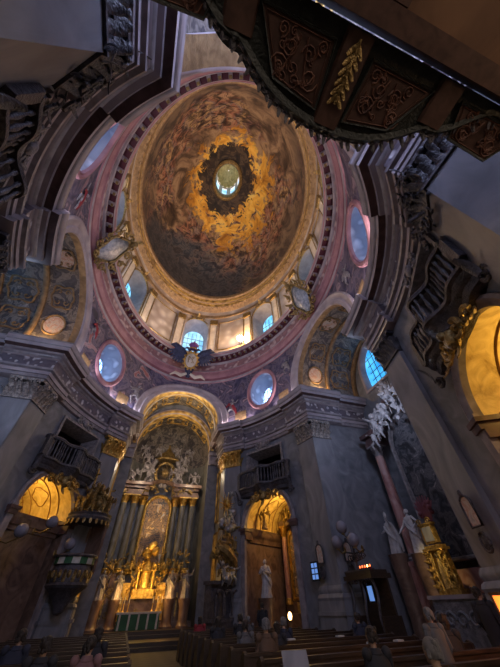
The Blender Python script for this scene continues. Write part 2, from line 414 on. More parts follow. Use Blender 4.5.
# entablature: one sweep per quadrant, with breaks over the pilasters
PW = 1.5
def ent_path():
    P = []                                   # (pos, normal, extra)
    def seg(p, n, e): P.append((Vector((p[0], p[1], 0)), Vector((n[0], n[1], 0)), e))
    nB = (0, -1)
    cB = ep(tB); eB = en(tB); k = 1 / (1 + Vector((0, -1, 0)).dot(eB)); mB = (Vector((0, -1, 0)) + eB) * k
    seg((13, AY), nB, 0); seg((10.6, AY), nB, 0); seg((10.6, AY), nB, .25); seg((cB.x, AY), mB, .25)
    s0 = ARC.s_of(tB); s1 = ARC.s_of(tA)
    for s in lin(s0 + .2, s0 + 1.9, 4): seg(ep(ARC.t(s)), en(ARC.t(s)), .25)
    for s in lin(s0 + 1.9, s1 - 1.7, 26): seg(ep(ARC.t(s)), en(ARC.t(s)), 0)
    for s in lin(s1 - 1.7, s1 - .2, 4): seg(ep(ARC.t(s)), en(ARC.t(s)), .25)
    cA = ep(tA); eA = en(tA); k = 1 / (1 + Vector((-1, 0, 0)).dot(eA)); mA = (Vector((-1, 0, 0)) + eA) * k
    seg((CX, cA.y), mA, .25); seg((CX, cA.y + 1.7), (-1, 0), .25); seg((CX, cA.y + 1.7), (-1, 0), 0); seg((CX, 15), (-1, 0), 0)
    return P
EP = ent_path()
PROF = [(-.4, 8.85), (.02, 8.85), (.16, 8.9), (.16, 9.08), (.22, 9.1), (.22, 9.3), (.34, 9.36), (.36, 9.46), (.16, 9.5), (.16, 10.12), (.26, 10.16), (.34, 10.3), (.5, 10.34), (.52, 10.46), (.78, 10.5), (.80, 10.7), (.86, 10.74), (.93, 10.92), (.95, 11.0), (-.3, 11.04)]
PK = [2, 2, 0, 0, 2, 0, 0, 2, 1, 2, 0, 2, 0, 3, 2, 0, 2, 0, 2]
for i, (name, sx, sy) in enumerate(QUADS):
    mb = MB(); mirror_add(mb, sx, sy)
    rows = [[tuple(p + n * (d + e) + Vector((0, 0, z))) for p, n, e in EP] for d, z in PROF]
    mb.grid(rows, ks=PK)
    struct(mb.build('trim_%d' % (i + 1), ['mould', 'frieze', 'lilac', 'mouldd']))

# ------------------------------------------------------------------ upper walls, pendentives
PA, PB = 8.15, 11.6
UZ0, UZ1 = 11.0, 15.9
ARO, AZC, ARI = 3.95, 11.35, 3.15       # chancel arch outer radius, centre, inner radius
BRO, BZC, BRI = 4.35, 11.55, 3.5        # side arch
UARC = Arc(PA, PB, .69)
OVA, OVB, OVZ = 1.35, 1.6, 13.45       # oval windows
def upos(t): return ep(t, PA, PB)
for name, sx, sy in QUADS:
    mb = MB(); mirror_add(mb, sx, sy)
    def zlow(t):
        p = upos(t); z = UZ0
        if abs(p.y) < BRO: z = max(z, BZC + sqrt(BRO ** 2 - p.y ** 2))
        if abs(p.x) < ARO: z = max(z, AZC + sqrt(ARO ** 2 - p.x ** 2))
        return z
    s0 = UARC.s_of(0); s1 = UARC.s_of(pi / 2)
    sl = sorted(set(lin(s0, -OVA, 60) + [OVA * sin(x) for x in lin(-pi / 2, pi / 2, 28)] + lin(OVA, s1, 60)))
    lf = [x for x in sl if x <= -OVA + 1e-6]; md = [x for x in sl if abs(x) <= OVA + 1e-6]; rt = [x for x in sl if x >= OVA - 1e-6]
    ps = lambda s: upos(UARC.t(s))
    strip(mb, ps, lf, lambda s: [(min(zlow(UARC.t(s)), UZ1), UZ1)]); strip(mb, ps, rt, lambda s: [(min(zlow(UARC.t(s)), UZ1), UZ1)])
    strip(mb, ps, md, lambda s: [(UZ0, OVZ - OVB * sqrt(max(0, 1 - (s / OVA) ** 2))), (OVZ + OVB * sqrt(max(0, 1 - (s / OVA) ** 2)), UZ1)])
    struct(mb.build('ceiling_pendentive_' + name, 'pend'))
    # oval window: rose frame, deep painted recess, leaded pane at its outer end
    w = MB(); mirror_add(w, sx, sy); n = 40
    def opt(a, k, d):
        s = OVA * k * cos(a); z = OVZ + OVB * k * sin(a); t = UARC.t(s); p = upos(t) + en(t, PA, PB) * d
        return (p.x, p.y, z)
    A = [2 * pi * j / n for j in range(n)]
    w.grid([[opt(a, k, d) for a in A] for k, d in ((1.22, -.02), (1.22, .10), (1.16, .18), (1.08, .18), (1.05, .10), (1.0, .12), (.97, 0))], cv=True)
    fo = struct(w.build('window_oval_frame', 'rose'))
    fo.name = 'window_' + str(QUADS.index((name, sx, sy)) + 9)
    w = MB(); mirror_add(w, sx, sy)
    w.grid([[opt(a, k, d) for a in A] for k, d in ((1.0, 0), (.99, -.4), (.93, -1.0), (.8, -1.6), (.55, -1.95), (.3, -2.05), (.02, -2.1))], cv=True)
    w.build('recess', 'oval', fo)
    w = MB(); mirror_add(w, sx, sy); c = upos(UARC.t(0)); nn = en(UARC.t(0), PA, PB); cc = c - nn * 1.62
    tt = Vector((-nn.y, nn.x, 0))
    cc = cc - tt * .62; pane = [tuple(cc + tt * .62 * cos(a) + Vector((0, 0, OVZ - .1 + 1.15 * sin(a)))) for a in A]
    w.add(pane, [tuple(range(n))]); pa = w.build('pane', 'glasso', fo)
    w = MB(); mirror_add(w, sx, sy)
    for q in (-.4, 0, .4):
        h = sqrt(max(.05, 1 - (q / .62) ** 2)) * 1.15
        w.tube([tuple(cc + nn * .05 + tt * q + Vector((0, 0, OVZ - h))), tuple(cc + nn * .05 + tt * q + Vector((0, 0, OVZ + h)))], .035, 4)
        w.tube([tuple(cc + nn * .05 + tt * -.55 + Vector((0, 0, OVZ + q * 1.8))), tuple(cc + nn * .05 + tt * .55 + Vector((0, 0, OVZ + q * 1.8)))], .03, 4)
    w.build('glazing_bars', 'winframe', fo)
    # pale bordering mouldings and a gilt panel each side of the oval
    w = MB(); mirror_add(w, sx, sy)
    for a0, a1 in ((.35, .8), (2.35, 2.8), (3.6, 4.0), (5.4, 5.8)):
        pass
    for ss_ in (-2.35, 2.35):
        for dz in (0,):
            rws = []
            for s in lin(ss_ - .55, ss_ + .55, 4):
                t = UARC.t(s); p = upos(t) + en(t, PA, PB) * .07; rws.append([(p.x, p.y, 11.15), (p.x, p.y, 12.0)])
            w.grid(rws)
    struct(w.build('trim_gilt_panel', 'frame'))

# painted figures climbing in each pendentive, in low relief against the dark ground
def seated_relief(mb, c, u, out, s, rn):
    """small tumbling figure: c centre, u tangent, out towards the nave"""
    up = Vector((0, 0, 1)); P = lambda a, b, d=.06: tuple(Vector(c) + u * a * s + up * b * s + out * d)
    mb.tube([P(0, -.1), P(.05, .25), P(.1, .5)], [.16 * s, .2 * s, .1 * s], 8, .4, tuple(out))
    mb.ell(P(.12, .68, .08), (.1 * s, .1 * s, .12 * s), 8, 5)
    for sg in (-1, 1):
        mb.tube([P(.08 + sg * .12, .45), P(sg * .4, .4 + rn.uniform(-.2, .3)), P(sg * .6, .6 + rn.uniform(-.4, .3))], [.07 * s, .06 * s, .035 * s], 6, .6, tuple(out))
        mb.tube([P(sg * .06, -.05), P(sg * .3, -.3), P(sg * .25 + .1, -.75)], [.13 * s, .1 * s, .05 * s], 6, .6, tuple(out))
rn = random.Random(3)
for qi, (name, sx, sy) in enumerate(QUADS):
    for fi, (s, z, sc) in enumerate(((3.35, 12.6, 1.15), (-3.0, 14.1, .9))):
        mb = MB(); mb.k = 0; t = UARC.t(s); p = upos(t); nn = en(t, PA, PB); p = Vector((p.x * sx, p.y * sy, z)); o2 = Vector((nn.x * sx, nn.y * sy, 0)); u = Vector((-o2.y, o2.x, 0))
        seated_relief(mb, p, u, o2, sc, rn)
        mb.k = 1
        mb.tube([tuple(p + u * x * sc + Vector((0, 0, zz * sc)) + o2 * .09) for x, zz in ((-.45, .1), (-.2, .35), (.1, .15), (.35, -.25), (.5, -.6))], [.06, .16, .2, .17, .05], 7, .3, tuple(o2))
        o = mb.build('relief_figure', ['greycarve', 'red' if (qi + fi) % 2 == 0 else 'greycarve'])
        side = {'front_right': 'front right', 'front_left': 'front left', 'rear_right': 'rear right', 'rear_left': 'rear left'}[name]
        tag(o, ('figure in the painted field beside the high arch, ' if s > 0 else 'figure in the painted field between side arch and oval window, ') + side + ' corner', 'figure')

# archivolts and barrel vaults
def arch_rows(cfg, side):
    pass
def side_x(y): return PA * sqrt(max(0, 1 - (y / PB) ** 2))
def front_y(x): return PB * sqrt(max(0, 1 - (x / PA) ** 2))
def archivolt(name, axis, sg, Ro, Ri, zc, mats, zbase=11.0):
    mb = MB(); n = 56
    prof = [(Ro + .02, -.02, 0), (Ro, .14, 0), (Ro - .12, .2, 0), (Ro - .22, .12, 1), (Ri + .38, .12, 0), (Ri + .3, .2, 0), (Ri + .06, .2, 0), (Ri, .1, 2), (Ri, -.75 if axis == 'y' else -.3, 0), (Ri + .1, -.8 if axis == 'y' else -.35, 0)]
    a0 = -math.asin(min(1, (zc - zbase) / Ri))
    rows = []
    for r, d, k in prof:
        row = []
        for i in range(n + 1):
            a = a0 + (pi - 2 * a0) * i / n; h = r * cos(a); z = zc + r * sin(a)
            if axis == 'x': x = side_x(h) - d; row.append((sg * x, h, z))
            else: y = front_y(h) - d; row.append((h, sg * y, z))
        rows.append(row)
    mb.grid(rows, ks=[p[2] for p in prof])
    return struct(mb.build(name, mats))
archivolt('trim_arch_chancel', 'y', 1, ARO, ARI, AZC, ['lilac', 'lilac', 'goldp'])
archivolt('trim_arch_rear', 'y', -1, ARO, ARI, AZC, ['lilac', 'lilac', 'frame'])
archivolt('trim_arch_right', 'x', 1, BRO, BRI, BZC, ['lilac', 'lilac', 'frame'])
archivolt('trim_arch_left', 'x', -1, BRO, BRI, BZC, ['lilac', 'lilac', 'frame'])

def vault(name, axis, sg, r, zc, d0, d1, m, zbase=11.0):
    mb = MB(); n = 40; a0 = -math.asin((zc - zbase) / r); rows = []
    for d in lin(d0, d1, 6):
        row = []
        for i in range(n + 1):
            a = a0 + (pi - 2 * a0) * i / n; h = r * cos(a); z = zc + r * sin(a)
            dd = d if d > d0 else ((side_x(h) if axis == 'x' else front_y(h)) + .2)
            row.append((sg * dd, h, z) if axis == 'x' else (h, sg * dd, z))
        rows.append(row)
    mb.grid(rows)
    if True:   # wall strip between vault foot and the lower wall
        W = AY if axis == 'x' else CX
        for s in (-1, 1):
            dq = d0 - (.4 if axis == 'x' else 1.3); q = [(dq, s * W, 10.9), (d1, s * W, 10.9), (d1, s * r * cos(a0), zbase), (dq, s * r * cos(a0), zbase)]
            mb.add([(sg * a, b, z) if axis == 'x' else (b, sg * a, z) for a, b, z in q], [(0, 1, 2, 3)])
    return struct(mb.build(name, m))
vault('ceiling_arm_right', 'x', 1, BRI + .12, BZC, 8.0, 13, 'vaultp'); vault('ceiling_arm_left', 'x', -1, BRI + .12, BZC, 8.0, 13, 'vaultp')
vault('ceiling_chancel', 'y', 1, ARI + .15, AZC, 11.3, 15.0, 'vaultp'); vault('ceiling_rear', 'y', -1, ARI + .15, AZC, 11.3, 15, 'vaultp')

# ribs, framed panels and medallions on the barrel vaults
def vault_pt(axis, sg, r, zc, d, a):
    h = r * cos(a); z = zc + r * sin(a); return (sg * d, h, z) if axis == 'x' else (h, sg * d, z)
def vault_trim(name, axis, sg, r, zc, ribs, m):
    mb = MB()
    for d, w in ribs:
        rows = []
        for dd, rr in ((d - w, r + .02), (d - w, r - .1), (d - w * .5, r - .16), (d + w * .5, r - .16), (d + w, r - .1), (d + w, r + .02)):
            rows.append([vault_pt(axis, sg, rr, zc, dd, -.1 + (pi + .2) * i / 36) for i in range(37)])
        mb.grid(rows)
    return struct(mb.build(name, m))
for sg in (1, -1): vault_trim('trim_rib', 'x', sg, BRI + .12, BZC, ((10.3, .16), (12.8, .2)), 'frame')
vault_trim('trim_rib', 'y', 1, ARI + .15, AZC, ((12.0, .12),), 'cream')
def vault_frames(axis, sg, r, zc, cells, m):
    mb = MB()
    for d, a, wd, wa, kind in cells:
        pts = []
        for i in range(28):
            q = 2 * pi * i / 28
            k = 1 if kind == 'o' else 1 / max(abs(cos(q)), abs(sin(q))) ** .75 * (1 + .08 * cos(6 * q))
            pts.append(vault_pt(axis, sg, r - .05, zc, d + wd * cos(q) * k, a + wa * sin(q) * k))
        mb.tube(pts, .06, 6, closed=True)
        if kind != 'o':
            for e in (-1, 1):
                for f in (-1, 1):
                    sp = [vault_pt(axis, sg, r - .06, zc, d + e * wd * (.35 + .3 * (1 - t) * cos(5 * t)), a + f * wa * (.45 + .35 * (1 - t) * sin(5 * t))) for t in lin(0, 1, 14)]
                    mb.tube(sp, .045, 5)
    return struct(mb.build('trim_vault_frame', m))
for sg in (1, -1):
    cells = []
    for a in (.32, .85, 1.57, 2.29, 2.82):
        cells.append((9.25, a, .62, .19, 'o' if a in (.32, 2.82) else 's'))
        cells.append((11.5, a, .8, .2, 's'))
    vault_frames('x', sg, BRI + .12, BZC, cells, 'frame')
    for a, s in ((.32, 1), (2.82, 1), (1.57, 1)):
        mb = MB(); c = []
        for k in (0, .5, 1):
            c.append([vault_pt('x', sg, BRI + .08, BZC, 9.25 + .55 * k * cos(2 * pi * i / 20), a + .165 * k * sin(2 * pi * i / 20)) for i in range(20)])
        mb.grid(c, cv=True); struct(mb.build('trim_medallion', 'medal'))
vault_frames('y', 1, ARI + .15, AZC, [(13.0, .5, .7, .25, 's'), (13.0, 1.2, .7, .25, 's'), (13.0, 1.94, .7, .25, 's'), (13.0, 2.64, .7, .25, 's')], 'goldp')
vault_frames('y', -1, ARI + .15, AZC, [(12.6, 1.15, .6, .16, 'o'), (12.6, 1.75, .6, .16, 'o'), (13.9, 1.5, .7, .3, 's')], 'goldp')

# ------------------------------------------------------------------ end walls, lunettes
for side, sg in (('right', 1), ('left', -1)):
    mb = MB(); mb.T = Matrix.Diagonal((sg, 1, 1, 1)); X = 13.0; ww = 2.25
    ps = lambda s: (X, s)
    strip(mb, ps, lin(-AY, -ww, 8), lambda s: [(-EYE, 10.9), (10.9, BZC + sqrt(max(0, 3.85 ** 2 - s * s)) - .15)])
    strip(mb, ps, lin(ww, AY, 8), lambda s: [(-EYE, 10.9), (10.9, BZC + sqrt(max(0, 3.85 ** 2 - s * s)) - .15)])
    strip(mb, ps, [ww * sin(x) for x in lin(-pi / 2, pi / 2, 24)], lambda s: [(-EYE, 11.3), (12.6 + sqrt(max(0, ww * ww - s * s)), 15.5)])
    struct(mb.build('wall_end_' + side, 'wall'))
    w = MB(); w.T = Matrix.Diagonal((sg, 1, 1, 1))
    out = [(-ww, 11.3)] + [(-ww, 12.6)] + [(ww * sin(x), 12.6 + ww * cos(x)) for x in lin(-pi / 2, pi / 2, 18)] + [(ww, 11.3)]
    def ring_(k, d): return [(X + d, y * k, 12.9 + (z - 12.9) * k) for y, z in out]
    w.grid([ring_(1.14, -.02), ring_(1.14, -.14), ring_(1.04, -.16), ring_(1.0, 0), ring_(.96, .3)], cv=True)
    fo = struct(w.build('window_%d' % (13 if sg > 0 else 14), 'lilac'))
    w = MB(); w.T = Matrix.Diagonal((sg, 1, 1, 1)); w.add(ring_(.97, .28), [tuple(range(len(out)))]); w.build('pane', 'glassr', fo, smooth=0)
    w = MB(); w.T = Matrix.Diagonal((sg, 1, 1, 1))
    for y in (-1.5, -1, -.5, 0, .5, 1, 1.5): w.tube([(X + .24, y, 11.4), (X + .24, y, 14.6 - abs(y) * .4)], .035, 4)
    for z in (11.9, 12.5, 13.1, 13.7): w.tube([(X + .24, -1.8, z), (X + .24, 1.8, z)], .035, 4)
    w.build('glazing_bars', 'winframe', fo)

# ------------------------------------------------------------------ ring cornice, drum, dome, lantern
def ering(a, b, z, n): return [(a * cos(2 * pi * i / n), b * sin(2 * pi * i / n), z) for i in range(n)]
def sweep_ring(name, prof, ks, mats, a=PA, b=PB, n=160, **k):
    mb = MB(); rows = []
    for d, z in prof: rows.append([tuple(ep(2 * pi * i / n, a, b) + en(2 * pi * i / n, a, b) * d + Vector((0, 0, z))) for i in range(n)])
    mb.grid(rows, cv=True, ks=ks); return struct(mb.build(name, mats, **k))
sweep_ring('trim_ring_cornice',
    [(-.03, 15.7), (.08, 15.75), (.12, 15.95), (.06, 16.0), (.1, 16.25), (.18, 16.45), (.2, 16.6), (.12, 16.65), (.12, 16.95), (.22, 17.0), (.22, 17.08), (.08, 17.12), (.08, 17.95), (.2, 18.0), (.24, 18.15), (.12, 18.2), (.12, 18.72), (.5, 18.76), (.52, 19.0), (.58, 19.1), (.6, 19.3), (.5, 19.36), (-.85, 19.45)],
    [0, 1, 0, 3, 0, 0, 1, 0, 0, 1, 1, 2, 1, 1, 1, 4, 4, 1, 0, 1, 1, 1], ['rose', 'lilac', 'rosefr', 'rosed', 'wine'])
mb = MB(); n = 92
for i in range(n):
    t = 2 * pi * (i + .5) / n; p = ep(t, PA, PB); nn = en(t, PA, PB); a = math.atan2(nn.y, nn.x)
    c = p + nn * .3; mb.k = 0; mb.box((c.x, c.y, 18.6), (.36, .20, .2), a); c = p + nn * .4; mb.k = 1; mb.box((c.x, c.y, 18.46), (.14, .16, .14), a)
struct(mb.build('trim_modillions', ['lilac', 'golddark'], smooth=0))

DA, DB = 8.85, 12.05
DANG = [90, 38.5, 0, -38.5, -90, -141.5, 180, 141.5]
WSZ, WHW = 24.2, 1.45
dwin = []
for a in DANG: dwin.append(math.radians(a))
mb = MB()
def drum_sector(t0, t1):
    """solid wall between two openings"""
    ar = [t0 + (t1 - t0) * i / 20 for i in range(21)]
    mb.grid([[tuple(ep(t, DA, DB) + Vector((0, 0, z))) for t in ar] for z in (19.3, 26.2)])
def half_t(t):      # parameter half width of a window
    return WHW / sqrt((DA * sin(t)) ** 2 + (DB * cos(t)) ** 2)
srt = sorted([(t % (2 * pi)) for t in dwin])
for i, t in enumerate(srt):
    t2 = srt[(i + 1) % 8] + (2 * pi if i == 7 else 0)
    drum_sector(t + half_t(t), t2 - half_t(t2))
    h = half_t(t); m = 20
    for j in range(m):
        a, b2 = -1 + 2 * j / m, -1 + 2 * (j + 1) / m
        p, q = ep(t + a * h, DA, DB), ep(t + b2 * h, DA, DB)
        za, zb = WSZ + WHW * sqrt(max(0, 1 - a * a)), WSZ + WHW * sqrt(max(0, 1 - b2 * b2))
        mb.add([(p.x, p.y, za), (q.x, q.y, zb), (q.x, q.y, 26.2), (p.x, p.y, 26.2)], [(0, 1, 2, 3)])
        mb.add([(p.x, p.y, 19.3), (q.x, q.y, 19.3), (q.x, q.y, 19.7), (p.x, p.y, 19.7)], [(0, 1, 2, 3)])
struct(mb.build('wall_drum', 'drum'))
for wi, t in enumerate(dwin):
    c = ep(t, DA, DB); o2 = -en(t, DA, DB); rz = math.atan2(o2.y, o2.x) - pi / 2
    out = [(-WHW, 19.7)] + [(WHW * cos(pi - pi * j / 20), WSZ + WHW * sin(pi * j / 20)) for j in range(21)] + [(WHW, 19.7)]
    def rg(k, y, dz=0): return [(x * k, y, (z - 22.6) * (1 - (1 - k) * .5) + 22.6 - dz) for x, z in out]
    w = MB(); w.grid([rg(1.0, .02), rg(.97, .5), rg(.88, 1.3, .25), rg(.82, 1.7, .35)], cv=True)
    fo = struct(w.build('window_%d' % (wi + 1), 'shade', loc=(c.x, c.y, 0), rz=rz))
    w = MB(); w.add(rg(.84, 1.66, .35), [tuple(range(len(out)))]); w.build('pane', 'glassl' if wi in (0,) else 'glass', fo, smooth=0)
    w = MB()
    for x in (-.75, -.25, .25, .75): w.box((x, 1.62, 22.1), (.05, .05, 5.0))
    for z in (20.4, 21.2, 22.0, 22.8, 23.6): w.box((0, 1.61, z), (2.4, .05, .05))
    w.build('glazing_bars', 'winframe', fo, smooth=0)
    w = MB()
    w.grid([[(x * k, y, (z - 22.6) * k2 + 22.6) for x, z in out] for k, k2, y in ((1.0, 1.0, .03), (1.0, 1.0, -.10), (1.1, 1.03, -.14), (1.14, 1.05, .02))])
    w.leaf((0, -.12, 25.7), (0, 0, 1), (0, -1, 0), .7, .5, .6)
    for sg in (-1, 1): w.scroll((sg * .5, -.15, 25.85), .32, 1.3, pi / 2, .07, -sg)
    w.build('surround', 'golddark', fo)
# drum pilasters in pairs with pale panels and gilt edges
def arc_of(t, d, a, b):
    return t + d / sqrt((a * sin(t)) ** 2 + (b * cos(t)) ** 2)
mb = MB()
for i, t in enumerate(srt):
    t2 = srt[(i + 1) % 8] + (2 * pi if i == 7 else 0)
    for tt in (arc_of(t, 2.1, DA, DB), arc_of(t2, -2.1, DA, DB)):
        c = ep(tt, DA, DB); nn = en(tt, DA, DB); a = math.atan2(nn.y, nn.x) - pi / 2; c = c + nn * .1
        mb.k = 0; mb.box((c.x, c.y, 22.3), (.78, .3, 6.0), a); mb.k = 1
        cc = c + nn * .17; mb.box((cc.x, cc.y, 25.0), (.95, .32, .75), a)
        for e in (-.41, .41):
            q = cc + Vector((cos(a), sin(a), 0)) * e; mb.box((q.x, q.y, 22.2), (.06, .08, 5.2), a)
    # framed ornamental panel between the pairs
    tm0, tm1 = arc_of(t, 2.75, DA, DB), arc_of(t2, -2.75, DA, DB)
    mb.k = 1
    for k in range(2):
        pts = []
        for q in range(12): pts.append(ep(tm0 + (tm1 - tm0) * q / 11, DA, DB) + en(tm0, DA, DB) * .06 + Vector((0, 0, (20.6, 25.2)[k])))
        mb.tube(pts, .06, 5)
    for tt in (tm0, tm1): p = ep(tt, DA, DB) + en(tt, DA, DB) * .06; mb.tube([p + Vector((0, 0, 20.6)), p + Vector((0, 0, 25.2))], .06, 5)
struct(mb.build('trim_drum_pilasters', ['cream', 'golddark'], smooth=0))
mb = MB(); n = 128
rows = [(8.85, 12.05, 26.1), (8.72, 11.92, 26.15), (8.70, 11.9, 26.5), (8.76, 11.9, 26.55), (8.74, 11.85, 27.1), (8.6, 11.7, 27.2), (8.5, 11.5, 27.5), (8.36, 11.2, 27.6), (8.38, 11.15, 28.0), (8.30, 10.98, 28.15), (8.34, 10.92, 28.6), (8.2, 10.7, 28.75), (8.18, 10.63, 29.1), (8.24, 10.68, 29.2)]
mb.grid([ering(*r, n) for r in rows], cv=True, ks=[0, 0, 0, 1, 0, 0, 0, 2, 0, 2, 0, 0, 0])
struct(mb.build('trim_dome_frame', ['frame', 'drum', 'goldp']))
mb = MB(); mb.k = 0
for i in range(56):
    t = 2 * pi * (i + .5) / 56; p = ep(t, 8.55, 11.45); nn = en(t, 8.55, 11.45); sd = Vector((-nn.y, nn.x, 0)) * (1 if i % 2 else -1)
    b0 = p + nn * .1 + Vector((0, 0, 27.45))
    mb.tube([b0 + sd * (.38 * cos(4.8 * q)) * (1 - .5 * q) + Vector((0, 0, .26 * sin(4.8 * q))) + nn * .1 for q in lin(0, 1, 8)], .05, 5)
struct(mb.build('trim_dome_garland', ['frame']))

mb = MB(); rows = []; K0 = .205; HD = 13.9
for i in range(33):
    ph = (math.acos(K0)) * i / 32; k = cos(ph); rows.append(ering(8.25 * k, 10.7 * k, 29.15 + HD * sin(ph), 96))
mb.grid(rows, cv=True)
struct(mb.build('ceiling_dome', 'fresco'), 'oval dome painted with a crowd of figures in golden and brown clouds', 'ceiling')
ZE = rows[-1][0][2]; ea, eb = 8.25 * K0, 10.7 * K0
mb = MB()
mb.grid([ering(ea * k, eb * k, ZE + z, 64) for k, z in ((1.22, -.32), (1.22, -.42), (1.14, -.5), (1.06, -.42), (1.0, -.45), (.96, -.3), (.96, .3))], cv=True)
for i in range(36):
    t = 2 * pi * i / 36; mb.ell((ea * 1.14 * cos(t), eb * 1.14 * sin(t), ZE - .48), (.09, .09, .06), 6, 4)
ln = thing('dome_lantern', 'oval lantern with shell cap and bright panes crowning the painted dome', 'lantern')
mb.build('oculus_ring', 'golddark', ln)
mb = MB(); seg = 64
rws = []
for z in (ZE + .2, ZE + .9): rws.append(ering(ea * .98, eb * .98, z, seg))
mb.grid(rws, cv=True); rws = [ering(ea * .98, eb * .98, z, seg) for z in (ZE + 3.3, ZE + 4.0)]; mb.grid(rws, cv=True)
for i in range(8):
    t0 = 2 * pi * (i + .28) / 8; t1 = 2 * pi * (i + .72) / 8
    mb.grid([[(ea * .98 * cos(q) , eb * .98 * sin(q), z) for q in lin(t0 - .0, t1, 5)] for z in (ZE + .9, ZE + 3.3)])
mb.build('lantern_wall', 'cream', ln)
mb = MB()
for i in range(8):
    t0 = 2 * pi * (i - .28) / 8; t1 = 2 * pi * (i + .28) / 8
    mb.grid([[(ea * 1.02 * cos(q), eb * 1.02 * sin(q), z) for q in lin(t0, t1, 5)] for z in (ZE + .9, ZE + 3.3)])
mb.build('lantern_pane', 'glassl', ln)
mb = MB(); rws = []
for i in range(9):
    f = i / 8; k = cos(f * pi / 2 * .97); rws.append([(ea * .98 * k * (1 + (.04 * (-1) ** j)) * cos(2 * pi * j / 32), eb * .98 * k * (1 + .04 * (-1) ** j) * sin(2 * pi * j / 32), ZE + 4.0 + 1.4 * sin(f * pi / 2)) for j in range(32)])
mb.grid(rws, cv=True)
mb.build('shell_cap', 'chapel', ln)

# ------------------------------------------------------------------ carved pieces
def capital(mb, w=1.35, h=1.2, d=.3, k1=0):
    """composite pilaster capital, back against y=0, foot at z=0"""
    mb.box((0, -d / 2, h * .04), (w * 1.06, d * 1.2, h * .08)); mb.box((0, -d * .5, h * .42), (w * .96, d * .9, h * .74))
    for row, (z0, L, cnt) in enumerate(((.06, .42, 5), (.3, .42, 4))):
        for i in range(cnt):
            x = (i - (cnt - 1) / 2) * w / cnt * 1.02
            mb.leaf((x, -d - .02 * row, h * z0), (0, 0, 1), (0, -1, 0), L * h, w / cnt * 1.05, .5)
    for sg in (-1, 1):
        mb.leaf((sg * w * .5, -d * .5, h * .1), (0, 0, 1), (sg, -.3, 0), .45 * h, .3, .5)
        mb.scroll((sg * w * .43, -d - .16, h * .76), .20, 1.4, pi / 2, .055, sg, 14)
        mb.scroll((sg * w * .13, -d - .12, h * .74), .12, 1.2, pi / 2, .04, -sg, 10)
    mb.box((0, -d * .6, h * .93), (w * 1.16, d * 1.7, h * .13)); mb.ell((0, -d * 1.4, h * .9), (.1, .08, .1), 8, 5)

def pil(name, label, loc, rz, capm, group, W=1.35):
    t = thing(name, label, 'pilaster', loc, rz, group)
    mb = MB(); D = .22
    mb.box((0, -D / 2, 4.15), (W, D, 7.1)); mb.build('shaft', 'pilaster', t, smooth=0)
    mb = MB(); mb.T = Matrix.Translation((0, 0, 7.66)); capital(mb, W, 1.2, D + .04); mb.build('capital', capm, t)
    mb = MB(); mb.box((0, -.18, -1.0), (W * 1.24, .42, 1.2)); mb.box((0, -.2, -.34), (W * 1.32, .5, .14)); mb.box((0, -.17, -.1), (W * 1.2, .4, .34))
    mb.grid([[(x, y, z) for x, y in ((-W * .5 - q, 0), (-W * .5 - q, -D - q), (W * .5 + q, -D - q), (W * .5 + q, 0))] for q, z in ((.12, .07), (.16, .17), (.12, .27), (.05, .32), (.09, .42), (.08, .5), (.02, .6))])
    mb.build('base', 'pilaster', t)
    return t
sB, sA = ARC.s_of(tB), ARC.s_of(tA)
side_words = {'front_right': 'front right', 'front_left': 'front left', 'rear_right': 'near right', 'rear_left': 'near left'}
for name, sx, sy in QUADS:
    sw = side_words[name]
    for kind, s in (('b', sB + .56), ('a', sA - .56)):
        t = ARC.t(s); p = ep(t); n = -en(t); out = Vector((n.x * sx, n.y * sy, 0)); rz = math.atan2(out.y, out.x) - pi / 2
        gold = kind == 'a' and sy > 0
        lab = ('pilaster with a %s leafy capital, %s pier, side towards the %s' % ('gilded' if gold else 'grey', sw, ('high altar' if sy > 0 else 'organ loft') if kind == 'a' else 'side arm'))
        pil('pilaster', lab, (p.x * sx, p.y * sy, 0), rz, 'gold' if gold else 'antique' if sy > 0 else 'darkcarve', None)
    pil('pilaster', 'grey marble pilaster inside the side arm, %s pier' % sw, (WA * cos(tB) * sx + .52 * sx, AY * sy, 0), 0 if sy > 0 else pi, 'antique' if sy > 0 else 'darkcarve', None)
    yy = WB * sin(tA) + .52
    pil('pilaster', 'grey marble pilaster turned inwards beside the %s, %s pier' % ('chancel' if sy > 0 else 'organ loft', sw), (CX * sx, yy * sy, 0), -pi / 2 if sx > 0 else pi / 2, 'gold' if sy > 0 else 'darkcarve', None)

